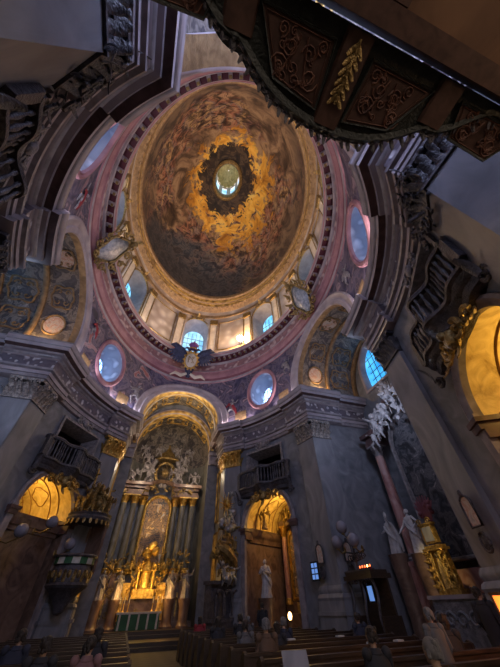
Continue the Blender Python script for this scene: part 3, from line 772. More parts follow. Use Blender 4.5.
# niche arch, impost, balcony, chapel in each bay
def wy(x): return -x * x / 21.0          # the bay wall bows towards the nave away from its centre
for qi, (name, sx, sy) in enumerate(QUADS):
    loc, rz = bay_frame(sx, sy); sw = side_words[name]
    n = 36
    mb = MB()
    def arow(r, d): return [(r * cos(pi * i / n), wy(r * cos(pi * i / n)) - d, NZ + r * sin(pi * i / n)) for i in range(n + 1)]
    mb.k = 0; mb.grid([arow(NR + .32, .0), arow(NR + .32, .12), arow(NR + .22, .18), arow(NR + .12, .1), arow(NR, .1), arow(NR - .02, -.1)])
    for sg in (-1, 1):   # jamb pilaster strips and imposts
        x = sg * (NR + .16); mb.box((x, wy(x) - .03, 1.1), (.34, .2, 5.4))
        mb.k = 1
        mb.box((sg * (NR + .12), wy(x) + .25, NZ - .12), (.62, 1.0, .14)); mb.box((sg * (NR + .15), wy(x) + .25, NZ - .28), (.5, .9, .2)); mb.box((sg * (NR + .1), wy(x) + .25, NZ - .5), (.42, .75, .26)); mb.k = 0
    struct(mb.build('trim_niche_%d' % (qi + 1), ['mould', 'mouldd'], loc=loc, rz=rz))
    # door opening behind the balcony: frame, splayed jambs, room coloured near-black for its shade
    mb = MB(); y = wy(WW); H0, H1 = WH0, WH1
    rect = lambda x, z0, z1, yy: [(-x, yy, z0), (x, yy, z0), (x, yy, z1), (-x, yy, z1)]
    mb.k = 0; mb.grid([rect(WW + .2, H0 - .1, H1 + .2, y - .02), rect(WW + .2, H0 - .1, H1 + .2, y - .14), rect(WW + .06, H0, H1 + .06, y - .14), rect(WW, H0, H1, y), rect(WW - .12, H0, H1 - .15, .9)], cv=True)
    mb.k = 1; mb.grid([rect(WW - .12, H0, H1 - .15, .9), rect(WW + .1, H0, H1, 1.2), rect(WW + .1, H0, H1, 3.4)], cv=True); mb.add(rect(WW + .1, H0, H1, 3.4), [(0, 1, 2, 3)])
    mb.k = 0
    for sg in (-1, 1): mb.scroll((sg * .42, -.22, H1 + .38), .3, 1.3, pi / 2, .07, -sg); mb.leaf((sg * .1, -.2, H1 + .25), (sg * .8, 0, .4), (0, -1, 0), .8, .2, .2)
    mb.ell((0, -.25, H1 + .45), (.24, .14, .26))
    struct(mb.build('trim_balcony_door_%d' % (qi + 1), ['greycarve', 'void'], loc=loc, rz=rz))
    # balcony
    b = thing('balcony', 'dark wavy balustraded balcony over the %s arched niche' % sw, 'balcony', loc, rz)
    BWD = 2.15
    def by(x): u = x / BWD; return wy(x) - .42 - .42 * (.5 + .5 * cos(pi * min(1, abs(u) * 1.35))) - .12 * cos(3 * pi * u)
    xs = lin(-BWD, BWD, 32)
    def slab(prof, k=0):
        rows = []
        for d, z in prof: rows.append([(x * (1 + d * .05), by(x) - d, z) for x in xs])
        return rows
    mb = MB(); pr = [(-1.4, 5.98), (.02, 5.98), (.1, 5.95), (.1, 5.85), (.0, 5.8), (-.06, 5.66), (-.16, 5.6), (-.22, 5.42), (-.5, 5.36), (-1.4, 5.36)]
    rr = []
    for d, z in pr: rr.append([(x, (by(x) - d) if d > -1 else wy(x) + .02, z) for x in xs])
    mb.grid(rr, cu=True)
    for j in (0, -1): mb.add([r[j] for r in rr], [tuple(range(len(rr)))])
    mb.build('floor_slab', 'darkcarve', b)
    mb = MB(); rr = [[(x, by(x) - d, z) for x in xs] for d, z in ((-.12, 6.88), (.1, 6.88), (.12, 6.98), (.06, 7.06), (-.1, 7.06))]
    mb.grid(rr, cu=True)
    for j in (0, -1): mb.add([r[j] for r in rr], [tuple(range(5))])
    for sg in (-1, 1): mb.box((sg * BWD, (by(BWD) + wy(BWD)) / 2, 6.97), (.18, abs(by(BWD) - wy(BWD)), .16))
    mb.build('handrail', 'darkcarve', b)
    prof = [(.05, 0), (.055, .06), (.03, .1), (.06, .28), (.065, .36), (.033, .58), (.03, .7), (.055, .76), (.05, .82), (.05, .9)]
    for i in range(21):
        x = -BWD + .18 + i * (2 * BWD - .36) / 20; mb = MB(); mb.lathe(prof, (x, by(x) + .0, 5.98), 8); mb.build('baluster', 'darkcarve', b)
    for sg in (-1, 1):
        mb = MB(); mb.box((sg * BWD, by(BWD) + .02, 6.43), (.24, .22, .94)); mb.leaf((sg * (BWD + .05), by(BWD) - .05, 5.2), (0, 0, 1), (sg * .3, -1, 0), .7, .3, .4); mb.scroll((sg * (BWD + .02), by(BWD) + .1, 5.2), .24, 1.3, 0, .07, sg); mb.build('end_post', 'darkcarve', b)
    mb = MB(); rn = random.Random(20 + qi)   # gilt cartouche under the balcony, over the crown of the arch
    for sg in (-1, 1):
        mb.scroll((sg * .45, -.62, 5.15), .32, 1.4, pi / 2, .085, -sg); mb.scroll((sg * .95, -.5, 5.2), .24, 1.3, 0, .07, sg)
        for k in range(5): mb.leaf((sg * (.2 + .25 * k), -.45, 5.25 - .03 * k), (sg * .6, -.2, -1), (0, -1, .1), .42, .2, .4)
    mb.ell((0, -.62, 5.2), (.28, .2, .34)); mb.ell((0, -.8, 5.35), (.13, .13, .15)); mb.leaf((0, -.6, 5.0), (0, 0, -1), (0, -1, 0), .5, .3, .4)
    mb.build('corbel_cartouche', 'golddark' if sx * sy < 0 or sx > 0 else 'greycarve', b)
    # side chapel: barrel room of ochre stucco behind the arch
    mb = MB(); VR = 2.0; Dp = 4.2
    for ks, rws in ((0, [[(VR * cos(pi * i / n) , (wy(NR * cos(pi * i / n)) if d == 0 else d), NZ + VR * sin(pi * i / n)) for i in range(n + 1)] for d in (.35, 1.5, 3., Dp)]),):
        rws.insert(0, [(NR * cos(pi * i / n), wy(NR * cos(pi * i / n)) + .01, NZ + NR * sin(pi * i / n)) for i in range(n + 1)]); mb.k = 0; mb.grid(rws)
    back = [(VR * cos(pi * i / n), Dp, NZ + VR * sin(pi * i / n)) for i in range(n + 1)]
    mb.add(back, [tuple(range(n + 1))])
    mb.k = 3; mb.add([(x * .9, Dp - .03, NZ + (z - NZ) * .88) for x, y, z in back], [tuple(range(n + 1))])
    mb.k = 1
    mb.add([(-VR, Dp, -EYE), (VR, Dp, -EYE), (VR, Dp, NZ), (-VR, Dp, NZ)], [(0, 1, 2, 3)])
    for sg in (-1, 1): mb.add([(sg * NR, wy(NR), -EYE), (sg * VR, .4, -EYE), (sg * VR, Dp, -EYE), (sg * VR, Dp, NZ), (sg * VR, .4, NZ), (sg * NR, wy(NR), NZ)], [(0, 1, 2, 3, 4, 5)])
    mb.k = 2
    for d in (1.0, 1.6, 3.0, 3.6):
        mb.tube([((VR - .03) * cos(pi * i / n), d, NZ + (VR - .03) * sin(pi * i / n)) for i in range(n + 1)], .03, 4)
    for a0 in (.45, 1.2, 1.95):
        pts = [((VR - .03) * cos(a0 + .32 + .3 * cos(q)), 2.3 + .5 * sin(q) * (1 + .2 * cos(4 * q)), NZ + (VR - .03) * sin(a0 + .32 + .3 * cos(q))) for q in lin(0, 2 * pi, 24)[:-1]]
        mb.tube(pts, .025, 4, closed=True)
    struct(mb.build('wall_chapel_' + name, ['chapel', 'brownm', 'line', 'lunette'], loc=loc, rz=rz))
    mb = MB()
    for d, z, w_ in ((.2, NZ - .02, .18), (.32, NZ - .02, .06)):
        pass
    prf = [(0, NZ - .75), (.1, NZ - .72), (.12, NZ - .5), (.2, NZ - .42), (.3, NZ - .3), (.34, NZ - .12), (.38, NZ), (0, NZ + .02)]
    path = [((-1) * VR, .3, 1, 0), (-VR, Dp, 1, -1), (VR, Dp, -1, -1), (VR, .3, -1, 0)]
    mb.grid([[(x + nx * d, y + ny * d, z) for x, y, nx, ny in path] for d, z in prf])
    struct(mb.build('trim_chapel_cornice', 'brownm', loc=loc, rz=rz))
def arch_out_(w, z0, z1): return [(-w, z0)] + [(-w * cos(a), z1 + w * sin(a)) for a in lin(0, pi, 18)] + [(w, z0)]

# ------------------------------------------------------------------ floor, chancel, apse, rear
mb = MB(); mb.box((0, 1, -EYE - .1), (34, 42, .2)); struct(mb.build('floor', 'floor', smooth=0))
for k, (y0, h) in enumerate(((11.6, .16), (12.0, .32), (14.4, .48), (14.8, .64))):
    mb = MB(); mb.box((0, (y0 + 21) / 2, -EYE + h - .08), (8.3, 21 - y0, .16)); struct(mb.build('floor_step_%d' % (k + 1), 'wood', smooth=0))
# diaphragm wall with the inner arch, apse walls, back wall and half-dome
IR, IZ, IY = 3.25, 10.3, 14.2
mb = MB(); ps = lambda s: (s, IY)
strip(mb, ps, lin(-CX, -IR, 3), lambda s: [(-EYE, 15)]); strip(mb, ps, lin(IR, CX, 3), lambda s: [(-EYE, 15)])
strip(mb, ps, [IR * sin(x) for x in lin(-pi / 2, pi / 2, 32)], lambda s: [(IZ + sqrt(max(0, IR * IR - s * s)), 15)])
struct(mb.build('wall_inner_arch', 'wall'))
mb = MB(); n = 40
def ir(r, y): return [(r * cos(pi * i / n), y, IZ + r * sin(pi * i / n)) for i in range(n + 1)]
mb.grid([ir(IR + .5, IY - .01), ir(IR + .5, IY - .14), ir(IR + .38, IY - .18), ir(IR + .12, IY - .1), ir(IR + .05, IY - .18), ir(IR, IY - .1), ir(IR, IY + .5)], ks=[0, 0, 1, 0, 0, 1])
struct(mb.build('trim_inner_arch', ['lilac', 'goldp']))
for sg in (-1, 1):
    mb = MB(); mb.box((sg * (IR + .45), IY - .12, 9.95), (1.0, .5, .3)); mb.box((sg * (IR + .45), IY - .12, 9.4), (.9, .3, .7)); struct(mb.build('trim_impost', 'mould', smooth=0))
mb = MB(); mb.grid([[(IR + .35) * cos(pi * i / n) and ((IR + .35) * cos(pi * i / n), y, IZ + (IR + .35) * sin(pi * i / n)) for i in range(n + 1)] for y in (IY + .3, 16, 17.5)])
rws = []
for j in range(9):
    f = j / 8 * pi / 2; rws.append([((IR + .35) * cos(f) * cos(pi * i / n), 17.5 + 2.2 * sin(f), IZ + (IR + .35) * cos(f) * sin(pi * i / n)) for i in range(n + 1)])
mb.grid(rws)
struct(mb.build('ceiling_apse', 'vaultp'))
mb = MB(); pts = [(-IR - .35, IY), (-IR - .35, 17.5)] + [(-(IR + .35) * cos(q), 17.5 + 2.2 * sin(q)) for q in lin(.2, pi - .2, 14)] + [(IR + .35, 17.5), (IR + .35, IY)]
mb.grid([[(x, y, z) for x, y in pts] for z in (-EYE, IZ)]); struct(mb.build('wall_apse', 'greenm'))
vault_frames('y', 1, IR + .3, IZ, [(16.0, .8, .6, .3, 's'), (16.0, 1.57, .6, .3, 's'), (16.0, 2.34, .6, .3, 's')], 'goldp')
# chancel side walls: framed marble panels and gilt gallery lattice
for sg in (-1, 1):
    mb = MB(); mb.k = 0
    for z0, z1, y0, y1 in ((4.6, 8.2, 12.8, 13.7), (.4, 3.9, 12.8, 13.9)):
        mb.tube([(sg * (CX - .06), y0, z0), (sg * (CX - .06), y1, z0), (sg * (CX - .06), y1, z1), (sg * (CX - .06), y0, z1)], .09, 4, closed=True)
    mb.k = 1
    for y in (13.05, 13.25, 13.45, 13.65): mb.tube([(sg * (CX - .08), y, .5), (sg * (CX - .08), y, 3.8)], .05, 4)
    struct(mb.build('trim_chancel_panel', ['goldp', 'gold']))
# rear wall over the loft with a glowing window added as fill light; open doorway below
mb = MB(); mb.add([(-CX, -15, 5.3), (CX, -15, 5.3), (CX, -15, 15), (-CX, -15, 15)], [(0, 1, 2, 3)]); struct(mb.build('wall_rear', 'wall'))
mb = MB(); ao0 = arch_out_(2.3, 10.3, 11.6)
mb.grid([[(x * k, -14.98 + d, 11.8 + (z - 11.8) * k) for x, z in ao0] for k, d in ((1.1, 0), (1.1, .14), (1.0, .16), (.97, .02))], cv=True); wr = struct(mb.build('window_15', 'lilac'))
mb = MB(); mb.add([(x, -14.95, z) for x, z in ao0], [tuple(range(len(ao0)))]); mb.build('pane', sky_glass('fill_window_glow', 13.0, (.42, .50, .85), (.56, .64, 1.)), wr, smooth=0)  # strongly glowing pane, added to fill the nave with bluish light
mb = MB(); [mb.box((x, -14.9, 11.6), (.06, .05, 2.6)) for x in (-1.4, -.7, 0, .7, 1.4)]; [mb.box((0, -14.9, z), (4.2, .05, .06)) for z in (10.9, 11.5, 12.1, 12.7)]; mb.build('glazing_bars', 'winframe', wr, smooth=0)

# ------------------------------------------------------------------ organ loft overhead
LZ = 5.0
def le(x):
    a = abs(x)
    if a < 1.4: return -11.02 - .46 * (a / 1.4) ** 2.4
    return -11.48 - .22 * (1 - cos(pi * min(1, (a - 1.4) / 1.0))) - .04 * sin(6 * a)
xs = lin(-4.1, 4.1, 96)
lo = thing('organ_loft', 'dark green organ loft overhead with a wavy carved edge and scroll-painted underside', 'gallery')
mb = MB(); mb.k = 0
mb.grid([[(x, le(x) * (1 - f) + -12.05 * f, LZ + .02 * f) for x in xs] for f in lin(0, 1, 4)])
mb.grid([[(x, -12.05, LZ + .02) for x in xs], [(x, -12.05, LZ + 1.4) for x in xs]])
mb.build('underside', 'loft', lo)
mb = MB()
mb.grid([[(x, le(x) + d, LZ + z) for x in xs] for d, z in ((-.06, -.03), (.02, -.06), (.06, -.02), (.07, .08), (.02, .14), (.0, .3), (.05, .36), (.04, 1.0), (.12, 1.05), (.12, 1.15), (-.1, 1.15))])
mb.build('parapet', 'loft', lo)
mb = MB(); rn = random.Random(5)
for i in range(64):
    x = -4.0 + 8 * i / 63; y = le(x) + .05; s = 1 if i % 2 else -1
    mb.scroll((x, y + .03, LZ + .03), .08, 1.2, rn.uniform(0, 3), .022, s, 8)
    mb.leaf((x, y, LZ + .0), (rn.uniform(-.6, .6), .5, -.15), (0, .4, -1), .13, .07, .5, 3)
mb.build('carved_edge', 'darkcarve', lo)
def panel(pts, k):
    mb = MB(); cx_ = sum(p[0] for p in pts) / 4; cy_ = sum(p[1] for p in pts) / 4; z = LZ - .02
    def sc(f, zz): return [(cx_ + (p[0] - cx_) * f, cy_ + (p[1] - cy_) * f, zz) for p in pts]
    mb.k = 0; mb.add(sc(1, z), [(0, 1, 2, 3)]); mb.k = 1; mb.tube(sc(1.0, z - .01), .022, 5, closed=True); mb.k = 2; mb.tube(sc(.86, z - .01), .008, 4, closed=True)
    w = max(p[0] for p in pts) - min(p[0] for p in pts); h = max(p[1] for p in pts) - min(p[1] for p in pts)
    for sg in (-1, 1):
        for q, r, a0, ty in ((.22, .13, 0, .18), (.12, .10, pi, -.12), (.26, .08, 1.5, -.28)):
            p0 = []
            for i in range(15):
                t = i / 14; a = a0 + sg * 1.5 * 2 * pi * t; rr = r * (1 - .8 * t)
                p0.append((cx_ + sg * q * w + rr * cos(a), cy_ + ty * h + rr * sin(a), z - .012))
            mb.tube(p0, .011, 4)
        mb.tube([(cx_ + sg * w * (.05 + .22 * t), cy_ + h * (-.32 + .6 * sin(t * 2.4)), z - .012) for t in lin(0, 1, 8)], .013, 4)
    mb.k = 2; rn = random.Random(int(cx_ * 10) + 5)
    for q in range(10):
        x0, y0 = cx_ + rn.uniform(-.3, .3) * w, cy_ + rn.uniform(-.32, .32) * h; a0 = rn.uniform(0, 6); sg = rn.choice((-1, 1)); r0 = rn.uniform(.04, .09)
        mb.tube([(x0 + r0 * (1 - .8 * t) * cos(a0 + sg * 8 * t), y0 + r0 * (1 - .8 * t) * sin(a0 + sg * 8 * t), z - .012) for t in lin(0, 1, 11)], .009, 4)
        mb.leaf((x0, y0, z - .01), (rn.uniform(-1, 1), rn.uniform(-1, 1), 0), (0, 0, -1), .1, .035, .2, 3)
    mb.build('soffit_panel', ['loftpanel', 'loft', 'copperd'], lo)
panel([(-1.28, -11.86), (-.28, -11.86), (-.22, -11.16), (-.92, -11.28)], 0)
panel([(.28, -11.86), (1.28, -11.86), (.92, -11.28), (.22, -11.16)], 0)
panel([(1.75, -11.9), (3.0, -11.9), (2.7, -11.45), (1.9, -11.5)], 0); panel([(-3.0, -11.9), (-1.75, -11.9), (-1.9, -11.5), (-2.7, -11.45)], 0)
for xr, g in ((0, 1), (1.5, 0), (-1.5, 0)):
    mb = MB(); mb.k = 0; y1 = le(xr) - .02
    mb.grid([[(xr + dx, y, LZ - dz) for dx, dz in ((-.2, 0), (-.17, .05), (-.08, .07), (0, .05), (.08, .07), (.17, .05), (.2, 0))] for y in lin(y1, -12.02, 5)])
    mb.k = 1
    if g:
        for j in range(6):
            for sg in (-1, 1): mb.leaf((xr, -11.9 + .1 * j, LZ - .08), (sg * .7, .8, 0), (0, 0, -1), .17, .07, .2, 4)
        mb.tube([(xr, -11.95, LZ - .1), (xr, -11.3, LZ - .1)], .02, 5)
    mb.build('soffit_rib', ['loftpanel', 'golddark'], lo)
mb = MB(); mb.k = 0; mb.box((0, -12.2, LZ + .0), (8.2, .22, .36)); mb.k = 1
mb.box((0, -14.2, LZ + .1), (8.2, 3.9, .16)); mb.k = 2
mb.tube([(-.9 + 4.5 * t, -12.7 - .5 * sin(t * pi * 1.5), LZ + .01) for t in lin(0, 1, 20)], .012, 4); mb.tube([(.6, -13.2, LZ + .01), (3.9, -12.6, LZ + .01)], .012, 4); mb.k = 0
mb.box((.15, -12.75, LZ - .01), (.5, .8, .1))
struct(mb.build('ceiling_under_loft', ['loftpanel', 'loftceil', 'wood'], smooth=0))
# carved brackets where the loft meets the piers
for sg in (-1, 1):
    mb = MB(); rn = random.Random(31 + sg)
    tq = ARC.t(ARC.s_of(tA) - .75); pq = ep(tq); nq = -en(tq); oq = Vector((nq.x * sg, -nq.y, 0)); mb.T = Matrix.Translation((pq.x * sg, -pq.y, 7.9)) @ Matrix.Rotation(math.atan2(oq.y, oq.x) - pi / 2, 4, 'Z')
    for k in range(12): mb.scroll((rn.uniform(-.9, .9), -.45, rn.uniform(-.5, 1.3)), rn.uniform(.16, .3), 1.3, rn.uniform(0, 6), .05, rn.choice((-1, 1)), 12)
    for k in range(34): mb.leaf((rn.uniform(-1, 1), -.35 + rn.uniform(-.1, .15), rn.uniform(-.6, 1.4)), (rn.uniform(-1, 1), -.1, rn.uniform(-1, 1)), (0, -1, 0), rn.uniform(.2, .42), .15, .4)
    o = mb.build('carved_bracket', 'darkcarve'); tag(o, 'cluster of dark carved scrolls and leaves by the pilaster capital %s of the organ loft' % ('right' if sg > 0 else 'left'), 'bracket')

# ------------------------------------------------------------------ cartouches and coat of arms
def fan(mb, cs, k0, k1):
    mb.grid([[(c[0] * k, c[1], c[2] * k + (1 - k) * k1) for c in cs] for k in (1, .5, .02)], cv=True)
for sg, w_ in ((-1, 'left'), (1, 'right')):
    t = thing('cartouche', 'gilded scrollwork cartouche with a silvery blank shield over the %s side arch' % w_, 'cartouche', (sg * 7.45, 0, 17.7), -pi / 2 if sg > 0 else pi / 2); t.rotation_euler.x = R(28); t.scale = (1.12,) * 3
    mb = MB(); out = []
    for i in range(32):
        a = 2 * pi * i / 32; r = 1 + .1 * cos(4 * a + .4) - .12 * cos(2 * a); out.append((.8 * r * cos(a), -.22, 1.05 * r * sin(a)))
    mb.grid([[(x * k, y - dy, z * k) for x, y, z in out] for k, dy in ((1, -.2), (1, 0), (.7, .14), (.3, .2), (.02, .2))], cv=True)
    mb.build('shield', 'silver', t)
    mb = MB(); mb.tube([(x * 1.08, y - .05, z * 1.08) for x, y, z in out], .09, 6, closed=True)
    rn = random.Random(11)
    for i in range(12):
        a = 2 * pi * (i + .5) / 12; s = 1 if cos(a) > 0 else -1
        mb.scroll((1.12 * cos(a), -.35, 1.42 * sin(a)), .26, 1.3, a + pi / 2, .07, s * (1 if i % 2 else -1), 12)
        mb.leaf((.95 * cos(a), -.3, 1.2 * sin(a)), (cos(a + .6 * s), -.2, sin(a + .6 * s)), (0, -1, 0), .6, .26, .3)
    mb.ell((0, -.55, 1.45), (.2, .18, .24)); mb.leaf((0, -.4, 1.6), (0, 0, 1), (0, -1, 0), .6, .4, .5)
    mb.build('frame', 'golddark', t)
t = thing('coat_of_arms', 'dark double eagle holding an oval gold shield under a purple crown over the chancel arch', 'coat of arms', (-.1, 10.85, 17.7)); t.rotation_euler.x = R(22); t.scale = (1.15,) * 3
for sg in (-1, 1):
    mb = MB()
    for k in range(9):
        a = .15 + .19 * k; L = 1.85 - .09 * k
        mb.tube([(sg * .35, -.3, .35), (sg * (.35 + L * .5 * cos(a - .4)), -.4 - .02 * k, .45 + L * .3 * sin(.9 - a)), (sg * (.3 + L * cos(a * .9)), -.35 - .03 * k, .95 - L * sin(a) * 1.05)], [.16, .2, .05], 6, .3, (0, 1, 0))
    mb.tube([(sg * .3, -.4, .1), (sg * .9, -.45, .8), (sg * 1.6, -.42, 1.25), (sg * 1.95, -.38, 1.2)], [.2, .3, .25, .06], 8, .5, (0, 1, 0))
    mb.build('wing', 'navy', t)
    mb = MB(); mb.tube([(sg * .1, -.4, .6), (sg * .3, -.5, 1.0), (sg * .5, -.55, 1.12), (sg * .75, -.55, 1.0)], [.16, .12, .11, .02], 7); mb.build('eagle_head', 'navy', t)
    mb = MB(); mb.tube([(sg * .15, -.55, -1.2), (sg * .6, -.6, -1.45), (sg * 1.1, -.5, -1.25), (sg * 1.5, -.5, -1.5)], [.1, .16, .13, .05], 6, .3, (0, 1, 0)); mb.build('ribbon', 'cream', t)
mb = MB(); mb.tube([(0, -.3, .7), (0, -.3, 0), (0, -.3, -.7), (0, -.3, -1.5)], [.4, .55, .4, .15], 9, .5, (0, 1, 0)); mb.build('eagle_body', 'navy', t)
mb = MB(); mb.ell((0, -.68, -.05), (.50, .16, .66), 20, 8); mb.build('shield', 'cream', t)
mb = MB(); mb.tube([(.54 * cos(a), -.72, -.05 + .71 * sin(a)) for a in lin(0, 2 * pi, 25)[:-1]], .075, 6, closed=True)
for k in range(14): a = 2 * pi * k / 14; mb.ell((.64 * cos(a), -.72, -.05 + .82 * sin(a)), (.09, .07, .09), 6, 4)
mb.build('shield_frame', 'gold', t)
mb = MB()   # monogram strokes
for pts in ([(-.22, .25), (-.22, -.3)], [(-.22, .25), (0, .1), (-.22, -.02)], [(.05, .22), (.25, .22), (.05, -.02), (.25, -.28), (.02, -.28)]): mb.tube([(x, -.85, z) for x, z in pts], .035, 5)
mb.build('monogram', 'golddark', t)
mb = MB(); mb.lathe([(.3, 1.05), (.36, 1.1), (.3, 1.2), (.42, 1.45), (.34, 1.62), (.12, 1.72)], (0, -.5, 0), 12); mb.ell((0, -.5, 1.78), (.07, .07, .09)); mb.build('crown', 'purple', t)
mb = MB(); mb.tube([(.35 * cos(a), -.5 + .35 * sin(a), 1.1) for a in lin(0, 2 * pi, 17)[:-1]], .06, 6, closed=True); mb.tube([(.43 * cos(a), -.5, 1.35 + .35 * sin(a)) for a in lin(0, pi, 12)], .04, 5); mb.build('crown_band', 'gold', t)

# ------------------------------------------------------------------ figures
def robe(mb, h, rn, tw=0., wide=1.):
    rows = []; n = 26; ph = rn.uniform(0, 6)
    for z, rx, ry, cx_, cy_ in ((0, .17, .15, 0, 0), (.05, .175, .15, 0, 0), (.14, .15, .13, .005, 0), (.28, .14, .12, .012, -.01), (.40, .13, .115, .02, -.015), (.5, .125, .10, .018, 0), (.58, .105, .085, .01, .0), (.66, .108, .08, 0, 0), (.74, .122, .085, -.006, 0), (.79, .12, .075, -.006, 0), (.82, .085, .06, -.004, 0), (.84, .045, .045, 0, 0), (.875, .036, .04, 0, -.005)):
        f = max(0, 1 - z / .62); row = []
        for i in range(n):
            a = 2 * pi * i / n; q = 1 + f * (.16 * sin(7 * a + ph + 2 * z * 3) + .07 * sin(11 * a + 2 * ph)) + .04 * sin(3 * a + 9 * z) * (z < .8)
            row.append((h * (cx_ + rx * wide * q * cos(a)), h * (cy_ + ry * wide * q * sin(a)), h * z))
        rows.append(row)
    mb.grid(rows, cv=True); mb.add(rows[0], [tuple(range(n))])
def head(mb, c, s, look=(0, -1, 0)):
    """head with brow, nose, chin and ears; s = head height"""
    x, y, z = c; mb.ell(c, (.36 * s, .43 * s, .5 * s), 12, 9)
    lk = Vector(look).normalized(); sd = Vector((-lk.y, lk.x, 0)); c = Vector(c); up_ = Vector((0, 0, 1))
    mb.tube([c + lk * .40 * s + up_ * .08 * s, c + lk * .50 * s - up_ * .08 * s], [.035 * s, .075 * s], 5)
    mb.ell(tuple(c + lk * .34 * s - up_ * .36 * s), (.15 * s, .15 * s, .12 * s), 8, 5)
    mb.tube([c + lk * .40 * s - up_ * .21 * s + sd * .1 * s, c + lk * .42 * s - up_ * .2 * s - sd * .1 * s], .03 * s, 5)
    for e in (-1, 1):
        mb.ell(tuple(c + sd * e * .36 * s - up_ * .02 * s), (.06 * s, .08 * s, .12 * s), 6, 5)
        mb.ell(tuple(c + lk * .37 * s + sd * e * .14 * s + up_ * .04 * s), (.06 * s, .06 * s, .04 * s), 6, 4)
def hand(mb, w, d, s, out=(0, -1, 0)):
    """palm, four unequal curled fingers, side thumb; s = hand length"""
    d = Vector(d).normalized(); w = Vector(w); o = Vector(out); sd = d.cross(o)
    sd = sd.normalized() if sd.length > .1 else Vector((1, 0, 0)); o = sd.cross(d)
    mb.tube([w, w + d * .25 * s, w + d * .5 * s], [.13 * s, .22 * s, .2 * s], 7, .45, tuple(o))
    for k, L in enumerate((.42, .5, .46, .36)):
        b0 = w + d * .46 * s + sd * (k - 1.5) * .11 * s
        mb.tube([b0, b0 + d * L * .5 * s + o * .05 * s, b0 + d * L * .8 * s + o * .18 * s], [.055 * s, .05 * s, .035 * s], 5)
    b0 = w + d * .12 * s - sd * .17 * s; mb.tube([b0, b0 - sd * .16 * s + d * .16 * s, b0 - sd * .14 * s + d * .34 * s + o * .1 * s], [.065 * s, .055 * s, .04 * s], 5)
def arm(mb, sh, el, wr, r, hs):
    mb.tube([sh, (Vector(sh) + Vector(el)) / 2, el, (Vector(el) + Vector(wr)) / 2, wr], [r, r * 1.0, r * .8, r * .72, r * .5], 8)
    mb.ell(sh, (r * 1.15,) * 3, 8, 5); hand(mb, wr, Vector(wr) - Vector(el), hs)
POSES = {
    'preach': (((.22, -.10, .70), (.30, -.26, .86)), ((-.2, -.04, .62), (-.1, -.22, .56))),
    'up': (((.25, -.04, .84), (.3, -.1, 1.02)), ((-.22, -.1, .66), (-.3, -.2, .74))),
    'cross': (((.2, -.08, .62), (.03, -.17, .66)), ((-.2, -.08, .62), (-.02, -.18, .70))),
    'hip': (((.25, .02, .66), (.14, -.09, .55)), ((-.22, -.06, .64), (-.27, -.2, .5))),
}
def statue(name, label, cat, loc, rz, h, pose, mt, seed=1, wings=False, mitre=False, base=None, group=None, beard=False, cloak=True):
    rn = random.Random(seed); t = thing(name, label, cat, loc, rz, group); hb = base or 0
    mb = MB(); mb.T = Matrix.Translation((0, 0, hb)); robe(mb, h, rn)
    head(mb, (0, -.015 * h, .935 * h), .125 * h, (rn.uniform(-.5, .5), -1, 0))
    for sg, (el, wr) in zip((1, -1), POSES[pose]): arm(mb, (sg * .115 * h, 0, .785 * h), tuple(x * h for x in el), tuple(x * h for x in wr), .042 * h, .095 * h)
    mb.build('body', mt, t)
    mb = MB(); mb.T = Matrix.Translation((0, 0, hb))
    if mitre: mb.lathe([(.058 * h, .965 * h), (.07 * h, 1.02 * h), (.05 * h, 1.09 * h), (.01 * h, 1.14 * h)], (0, 0, 0), 10, .7); mb.build('mitre', mt, t)
    else:
        mb.ell((0, .012 * h, .955 * h), (.055 * h, .062 * h, .058 * h), 10, 6)
        for k in range(7): a = pi * k / 6; mb.ell((.05 * h * cos(a), .03 * h * sin(a) + .01, .93 * h), (.02 * h, .02 * h, .03 * h), 6, 4)
        mb.build('hair', mt, t)
    if cloak:
        mb = MB(); mb.T = Matrix.Translation((0, 0, hb))
        for k in range(6):
            x = -.13 + .05 * k; mb.tube([(x * .7 * h, .07 * h, .8 * h), (x * h, .12 * h, .6 * h), ((x + .04) * h, .16 * h, .35 * h), ((x + .07 * rn.uniform(-1, 1)) * h, .15 * h, .06 * h)], [.03 * h, .045 * h, .05 * h, .03 * h], 6)
        mb.tube([(-.14 * h, -.06 * h, .74 * h), (0, -.13 * h, .58 * h), (.13 * h, -.12 * h, .42 * h), (.17 * h, 0, .3 * h)], [.03 * h, .04 * h, .05 * h, .03 * h], 6)
        mb.build('cloak', mt, t)
    if wings:
        for sg in (-1, 1):
            mb = MB(); mb.T = Matrix.Translation((0, 0, hb))
            for k in range(6): mb.tube([(sg * .05 * h, .08 * h, .74 * h), (sg * (.22 + .02 * k) * h, .14 * h, (.95 - .05 * k) * h), (sg * (.36 - .03 * k) * h, .14 * h, (.86 - .12 * k) * h)], [.03 * h, .045 * h, .012 * h], 6, .4, (0, 1, 0))
            mb.build('wing', mt, t)
    if base:
        mb = MB(); w = .24 * h
        mb.lathe([(w * 1.2, 0), (w * 1.2, .1), (w, .16), (w * .85, .3 * base), (w * .95, .75 * base), (w * 1.15, base - .1), (w * 1.2, base)], (0, 0, 0), 14); mb.build('pedestal', 'brownm', t)
    return t
FZ = -EYE
